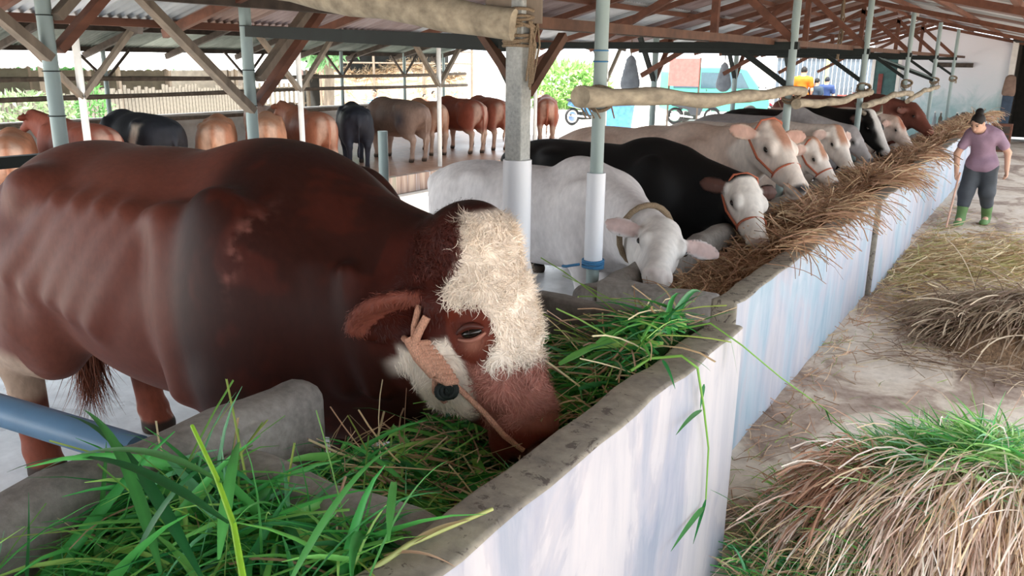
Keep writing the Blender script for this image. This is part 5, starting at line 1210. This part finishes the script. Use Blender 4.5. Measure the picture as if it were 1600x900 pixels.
tag(MB().tube(st, [.013, .013, .012], 8).build('walking_stick', m_plain('stick_pink', rgb('c9a08c'), .6)), 'thin pale stick held by the sweeping person', 'stick')
SJ = dict(hip=(0, 0, .82), chest=(0, 0, 1.16), neck=(.0, 0, 1.32), head=(.02, 0, 1.44), face=(1, 0, -.1), shr=(0, -.19, 1.25), elr=(.0, -.24, .97), wrr=(.08, -.22, .74), shl=(0, .19, 1.25), ell=(.0, .24, .97), wrl=(.08, .22, .74),
          knr=(.02, -.1, .45), anr=(0, -.1, .09), knl=(.02, .1, .45), anl=(0, .1, .09))
def stripes(V, c): return cmix(c, rgb('dfe6ee'), (np.sin(V[:, 2] * 70) > 0) * 1.0)
bgp = [((585, 140), -14.9, 1.42, ('4f7fb0', stripes), '30343c', 'person in blue and white striped shirt behind the far cattle', {}),
       ((663, 147), -15.2, 1.38, ('8a5a4a',), '30343c', 'dark-haired person half hidden beside the third white post', {}),
       ((677, 142), -15.3, 1.43, ('d9dde2',), '30343c', 'person in white shirt standing behind the third white post', {}),
       ((712, 146), -15.0, 1.36, ('35a7cc',), '30343c', 'person in bright cyan shirt behind the far cattle', {'cap_': '3aa9cf'}),
       ((793, 146), -15.5, 1.36, ('a8b4c4',), '2c3a55', 'person in a blue cap just left of the concrete post', {'cap_': '33507f'}),
       ((848, 141), -15.2, 1.44, ('c08d80',), '3a3f48', 'person looking over the lone red brown bullock', {})]
for (pp, x, top, shr_, tr, lab, kw) in bgp:
    q = U(*pp, x=x); S = max(.75, q.z / 1.555)
    person('person', lab, (q.x, q.y, -.03), math.atan2(-q.y, -q.x) + random.uniform(-.6, .6), SJ, shr_, tr, '2a2a2a', group='people behind the far barn', h=.022, S=(q.z + .03) / 1.555, boot_mat=False, **kw)
for (px, x, shr_, lab, kw, zt) in ((1257, -6.9, ('cc6a14',), 'person in bright orange shirt near the parked motorbikes', {}, 104), (1277, -6.5, ('2f3d4d',), 'dark-haired person standing left of the yellow pole', {}, 122), (1293, -6.4, ('263a66',), 'person in navy vest with a cap right of the yellow pole', {'cap_': '1b1f2a'}, 120)):
    q = U(px, zt, x=x)
    person('person', lab, (q.x, q.y, -.03), 1.2 + random.uniform(-.5, .5), SJ, shr_, '5a5f66', '2a2a2a', group='people by the motorbikes', h=.024, S=(q.z + .03) / 1.555, boot_mat=False, **kw)
# ------------------------------------------------------------------ vehicles and sheds outside
def wheel(parent, c, R, wd, ax=(0, 1, 0)):
    M = rot_to(ax); w_ = MB().torus(c, R - wd * .45, wd * .5, M, 22, 8).build('tyre', MAT['black'], parent)
    rim = MB().tube([Vector(c) - Vector(ax) * wd * .28, Vector(c) + Vector(ax) * wd * .28], (R - wd) * .85, 16).build('rim', MAT['chrome'], parent)
    rim.parent = w_; return w_
def van():
    q = U(1098, 190, z=0); e = empty('minivan', (q.x, q.y + .8, 0), math.radians(35)); tag(e, 'pale green minivan parked beyond the barn posts', 'van')
    g = m_plain('van_green', rgb('4f9c88'), .3, .06, 2, spec=.6); gl = m_plain('van_glass', rgb('3b5560'), .08, .1, spec=.7)
    prof = [(-1.75, .35), (1.75, .35), (1.85, .6), (1.8, .95), (1.45, 1.12), (.95, 1.78), (.6, 1.85), (-1.6, 1.85), (-1.75, 1.7)]
    MB().prism(prof, 'y', -.75, .75).build('body', g, e, bevel=.04)
    for s_ in (-1, 1):
        for (x0, x1) in ((-1.6, -.75), (-.65, .1), (.2, .85)): MB().prism([(x0, 1.15), (x1 + (.22 if x1 > .5 else 0), 1.15), (x1 - (.1 if x1 > .5 else 0), 1.68), (x0, 1.68)], 'y', s_ * .745, s_ * .762).build('window', gl, e)
        MB().box((-.3, s_ * .757, .72), (3.0, .012, .05)).build('trim_strip', MAT['white_paint'], e)
        MB().box((.15, s_ * .758, .98), (.14, .014, .03)).build('door_handle', MAT['chrome'], e)
        for x in (-1.15, 1.15): wheel(e, (x, s_ * .70, .3), .3, .17)
    MB().prism([(1.46, 1.16), (1.48, 1.16), (1.01, 1.74), (.99, 1.74)], 'y', -.62, .62).build('windscreen', gl, e)
    MB().box((1.84, 0, .42), (.1, 1.5, .14)).build('bumper', MAT['steel_dark'], e)
    for s_ in (-1, 1): MB().ell((1.83, s_ * .55, .75), (.04, .1, .1)).build('headlamp', MAT['white_paint'], e)
van()
def bike(loc, yaw, col, label):
    e = empty('motorbike', loc, yaw); tag(e, label, 'motorbike', 'parked motorbikes'); m = m_plain('bike_paint', rgb(col), .3, .1, spec=.6)
    wheel(e, (-.6, 0, .28), .28, .09); wheel(e, (.62, 0, .28), .28, .08)
    MB().prism([(-.75, .62), (-.2, .5), (-.1, .32), (.22, .3), (.38, .75), (.5, .95), (.38, .98), (.2, .6), (-.05, .66), (-.7, .78)], 'y', -.11, .11).build('body', m, e, bevel=.03)
    MB().prism([(-.78, .77), (-.1, .68), (.02, .72), (-.3, .82), (-.75, .85)], 'y', -.13, .13).build('seat', MAT['black'], e, bevel=.03)
    MB().tube([(.62, 0, .28), (.42, 0, .95)], .035, 8).build('fork', MAT['chrome'], e); MB().tube([(.36, -.33, 1.0), (.42, -.15, .98), (.42, .15, .98), (.36, .33, 1.0)], .018, 7).build('handlebar', MAT['black'], e)
    MB().ell((.5, 0, .9), (.07, .09, .08)).build('headlamp', MAT['white_paint'], e); MB().box((-.1, 0, .3), (.4, .2, .25)).build('engine', MAT['steel_dark'], e, bevel=.02)
    MB().tube([(.0, -.14, .25), (-.75, -.17, .34)], [.03, .045], 8).build('exhaust', MAT['chrome'], e); MB().prism([(.4, .56), (.75, .58), (.9, .45), (.62, .62)], 'y', -.06, .06).build('mudguard', m, e)
    for s_ in (-1, 1): MB().ell((.38, s_ * .3, 1.14), (.015, .05, .035)).build('mirror', MAT['black'], e)
q = U(1082, 194, z=0); bike((q.x, q.y, -.02), math.radians(20), '2b3036', 'black motorbike parked in front of the green minivan')
q = U(918, 194, z=0); bike((q.x, q.y, -.02), math.radians(60), '3f6d92', 'blue motorbike parked behind the cut end of the log rail')
q = U(1172, 184, z=0); bike((q.x, q.y, -.02), math.radians(40), 'b8384a', 'red motorbike right of the minivan, low among the cattle')
q = U(1320, 160, z=0); bike((-6.9, 34.5, -.02), math.radians(30), 'a52a35', 'red motorbike beside the men near the doorway')
# blue tarpaulin box
q = U(965, 200, z=0); e = empty('water_tank', (q.x, q.y, 0)); tag(e, 'blue plastic tub standing in the yard beyond the pipe post', 'tub')
MB().tube([(0, 0, 0), (0, 0, .7), (0, 0, .75)], [.42, .5, .52], 18).build('shell', m_plain('tub_blue', rgb('4a86c0'), .5), e); MB().torus((0, 0, .75), .5, .03).build('rim', m_plain('tub_rim', rgb('3a74ae'), .5), e)
# hanging cloth bags
for pp, lab in (((985, 118), 'pale grey cloth bag hanging under the roof near the van'), ((1131, 122), 'grey cloth hanging in front of the green minivan')):
    q = U(*pp, x=-5.9); Pm = [cap((0, 0, .22), (0, 0, -.12), .09, .17, .04, s=(1, .35, 1)), cap((0, 0, .3), (0, 0, .2), .02, .06, .03)]
    e = empty('hanging_bag', q, .6); tag(e, lab, 'bag')
    V, Fc = sdf_body(Pm, .025); link_mesh('bag', np_mesh('bag', V, Fc, m_plain('bag_grey', rgb('8f959c'), .9)), e)
    MB().tube([(0, 0, .25), (0, 0, roofz(q.x) - .02 - q.z)], .01, 5).build('strap', MAT['rope_tan'], e)
# red awning and counter beyond the van
aw = empty('red_awning', U(1070, 95, x=-10)); tag(aw, 'faded red awning sheet in front of the white wall', 'awning')
MB().box((0, .0, -.35), (1.0, .04, .85)).build('sheet', m_plain('awning_red', rgb('c9625c'), .8, .15), aw)
for s_ in (-1, 1): MB().tube([(s_ * .5, .05, .1), (s_ * .5, .05, -2.05)], .03, 6).build('pole', MAT['wood_dark'], aw)
yp = U(1285, 180, x=-6.75); yp.z = 0
tag(MB().tube([(yp.x, yp.y, 0), (yp.x, yp.y, 2.35)], .06, 10).build('yellow_pole', m_plain('pole_yellow', rgb('d9d77a'), .5, .1)), 'pale yellow pole between the two men', 'pole')

def shed(name, label, loc, rz, wd, dp, zh, zr, roofc, wallc, slats=0, gapw=1.6, cat='shed'):
    e = empty(name, loc, rz); tag(e, label, cat); rm_ = m_plain('shed_roof', rgb(roofc), .6, .1, 2); wm = m_plain('shed_wall', rgb(wallc), .8, .25, 3)
    MB().prism([(-wd / 2 - .3, zr), (wd / 2 + .3, zr), (wd / 2 + .3, zr + .04), (-wd / 2 - .3, zr + .04)], 'y', -.02, .02) if 0 else None
    for s_ in (-1, 1):
        mb = MB(); n_ = 40; a0 = Vector((0, 0, zr)); 
        vs = []; fs = []
        for i in range(n_ + 1):
            x = -wd / 2 - .3 + (wd + .6) * i / n_; dz = .03 * (1 if i % 2 else -1)
            vs += [(x, 0, zr + dz), (x, s_ * (dp / 2 + .4), zh + dz - .1)]
        for i in range(n_): fs.append((2 * i, 2 * i + 2, 2 * i + 3, 2 * i + 1))
        mb.add(vs, fs); mb.build('roof_slope', rm_, e)
    for x in np.linspace(-wd / 2, wd / 2, max(2, int(wd / 2.2) + 1)):
        for s_ in (-1, 1): MB().box((x, s_ * dp / 2, zh / 2), (.09, .09, zh)).build('post', MAT['wood_grey'], e)
    MB().box((0, dp / 2, zh * .45), (wd, .06, zh * .9)).build('back_wall', wm, e)
    if slats:
        me = MB().box((0, 0, .55), (.10, .03, 1.1)).mesh('slat', m_plain('slat_grey', rgb('8c8478'), .8, .3))
        for i in range(slats):
            o = link_mesh('slat', me, e, (-wd / 2 + wd * (i + .5) / slats, -dp / 2 - .06, random.uniform(-.05, .12)))
        for z in (.35, .95): MB().box((0, -dp / 2 - .02, z), (wd, .05, .07)).build('rail', MAT['wood_grey'], e)
    return e
yaw_l = math.radians(90)
def at_px(px, x): q = U(px, 120, x=x); return (q.x, q.y, -.03)
a = at_px(-10, -22.5); shed('open_shed', 'white-roofed open shed at far left behind the far barn', a, math.radians(100), 4.6, 3.4, 1.85, 2.75, 'eceeee', '5e5a4c', 34)
a = at_px(205, -24.5); shed('open_shed', 'long white-roofed shed with slatted fence behind the patched black bullock', a, math.radians(95), 5.4, 3.4, 1.75, 2.6, 'f0f0ee', '6b6354', 44)
a = at_px(372, -26); shed('open_shed', 'small pale shed with crate-like front left of the pink wall', a, math.radians(92), 3.8, 3.4, 1.7, 2.4, 'f2f2f0', 'c9c2b6', 16)
# pink wall, white boundary wall
for (p0_, p1_, x0, x1, zt, col, lab) in (((470, 150), (560, 150), -26, -26, 2.35, 'caa39c', 'pink rendered wall left of the hay store'), ((690, 150), (850, 150), -27, -27, 2.0, 'ece6df', 'bright white boundary wall right of the hay store'), ((930, 150), (1240, 150), -21, -17.5, 2.1, 'e8e4de', 'white rendered wall behind the green minivan')):
    a, b = U(*p0_, x=x0), U(*p1_, x=x1); a.z = b.z = zt / 2
    o = MB().beam(a, b, .2, zt).build('boundary_wall', m_plain('wall_paint_' + col, rgb(col), .8, .1, 1)); tag(o, lab, None, kind='structure')
# hay store
q = U(610, 150, x=-22.5); e = empty('hay_store', (q.x, q.y, 0), math.radians(58)); tag(e, 'dark open-fronted hay store behind the far barn', 'shed')
wm = m_plain('store_dark', rgb('4a4a48'), .9, .3, 2)
MB().box((0, 1.6, 1.4), (6.2, .1, 2.8)).build('back_wall', wm, e); MB().box((0, .3, 2.85), (6.6, 3.2, .08)).build('roof', wm, e)
for x in (-3.05, -1.0, 1.0, 3.05):
    MB().tube([(x, -1.2, 0), (x, -1.2, 2.8)], .05, 8).build('post', MAT['wood_grey'], e)
for z in (1.85, 2.3): MB().tube([(-3.1, -1.2, z), (3.1, -1.2, z)], .035, 6).build('rail', MAT['wood_grey'], e)
hq = empty('hay_pile', e.location, math.radians(58)); tag(hq, 'tall pile of pale hay inside the hay store', 'hay', kind='stuff')
hh = lambda x, y: 1.55 + .22 * math.sin(x * 1.7 + .5) + .1 * math.sin(x * 5) if y > -.6 else .0
mo = mound('hay_bed', lambda x, y: float((1.5 + .22 * math.sin(x * 1.7 + .5) + .1 * math.sin(x * 5)) * min(1, max(0, (y + 1.1) / .35)) ** .5), -2.95, 2.95, -1.1, 1.4, 40, 14, m_litter('hay_bed', rgb('b39a80'), rgb('d6c2a8')), hq); mo['kind'] = 'stuff'
r = np.random.default_rng(88); n = 2600; x = r.uniform(-2.9, 2.9, n); y = r.uniform(-1.0, .6, n); z = np.array([(1.5 + .22 * math.sin(a * 1.7 + .5) + .1 * math.sin(a * 5)) * min(1, max(0, (b + 1.1) / .35)) ** .5 for a, b in zip(x, y)])
z = np.where(y < -.75, z * r.uniform(.1, 1, n), z); D = np.stack([r.normal(0, .6, n), r.normal(-.5, .4, n), r.normal(.1, .4, n)], 1)
o = strands('stalks', np.stack([x, y, z], 1), D, .45, .022, pick([rgb('c9b294'), rgb('b59878'), rgb('dccaae')], n, r), MAT['straw'], hq, seg=3, droop=.8, curl=.5, seed=89, taper=False); o['kind'] = 'stuff'
# grey roller shutter of the building by the motorbikes
rs = empty('roller_shutter', (-8.9, 40, 0), math.radians(14)); tag(rs, 'grey slatted shutter front behind the men', 'shutter')
me = MB().box((0, 0, 1.15), (.16, .05, 2.3)).mesh('slat', m_plain('shutter_grey', rgb('555f69'), .5, .15))
for i in range(22): link_mesh('slat', me, rs, (-2.0 + i * .185, 0, 0))
MB().box((0, .02, 2.4), (4.3, .2, .3)).build('lintel', MAT['wood_dark'], rs)
for x in (-1.4, -.2, 1.0): MB().box((x, -.6, .35), (.8, .4, .7)).build('counter', m_plain('counter_red', rgb('7d3f3a'), .7), rs)
# trees and bushes
def tree(name, label, px, x, zc, rx, rz_, n, cols, trunk=True, leaf=.3, seed=1, cat='tree'):
    q = U(px, 120, x=x); e = empty(name, (q.x, q.y, 0)); tag(e, label, cat, 'trees beyond the barns'); r = np.random.default_rng(seed)
    u = r.normal(size=(n, 3)); u /= np.linalg.norm(u, axis=1)[:, None]; rad = r.uniform(.45, 1, n) ** .5
    bl = 1 + .25 * fnoise(u, 4, seed)
    P0 = u * np.array([rx, rx, rz_]) * (rad * bl)[:, None] + np.array([0, 0, zc]); P0[:, 2] = np.maximum(P0[:, 2], .05)
    D = u * .6 + r.normal(size=(n, 3)) * .6 + np.array([0, 0, .1])
    o = strands('foliage', P0, D, leaf, leaf * .4, pick([rgb(c_) for c_ in cols], n, r), MAT['grass'], e, seg=3, droop=.5, seed=seed); o['kind'] = 'stuff'
    if trunk:
        MB().tube([(0, 0, 0), (.1, .05, zc * .5), (.0, .1, zc)], [.2, .15, .08], 9).build('trunk', MAT['wood_grey'], e)
        for k_ in range(4):
            a = k_ * 1.7; MB().tube([(0.05, .05, zc * .55), (math.cos(a) * rx * .35, math.sin(a) * rx * .35, zc * .85), (math.cos(a) * rx * .6, math.sin(a) * rx * .6, zc + rz_ * .3)], [.08, .05, .02], 6).build('branch', MAT['wood_grey'], e)
    return e
tree('bush', 'pale green dense bush right of the concrete post', 885, -18.5, .95, 2.0, 1.05, 2600, ['8fb56a', 'a9c884', '79a458'], False, .35, 5, 'bush')
tree('tree', 'leafy green tree rising behind the white-roofed sheds', 110, -31, 3.0, 3.0, 1.7, 2600, ['5f9a58', '86b878', '4a8348'], True, .5, 6)
tree('tree', 'green tree seen over the slatted shed roof', 260, -36, 3.1, 3.2, 1.5, 2000, ['6fae66', '93c485'], True, .5, 7)
tree('tree', 'slim tree with a leaning trunk left of the hay store', 510, -20, 2.9, 1.1, 1.0, 900, ['6d9c68', '8ab583'], True, .35, 8)
tree('bush', 'tall hedge plant at the far left edge', 40, -19.0, .6, 1.0, .6, 900, ['7d9468', '93a880'], False, .18, 9, 'bush')
tree('bush', 'small green shrub between the sheds', 140, -19, .6, .5, .6, 600, ['5d8f4e', '76a567'], False, .16, 10, 'bush')
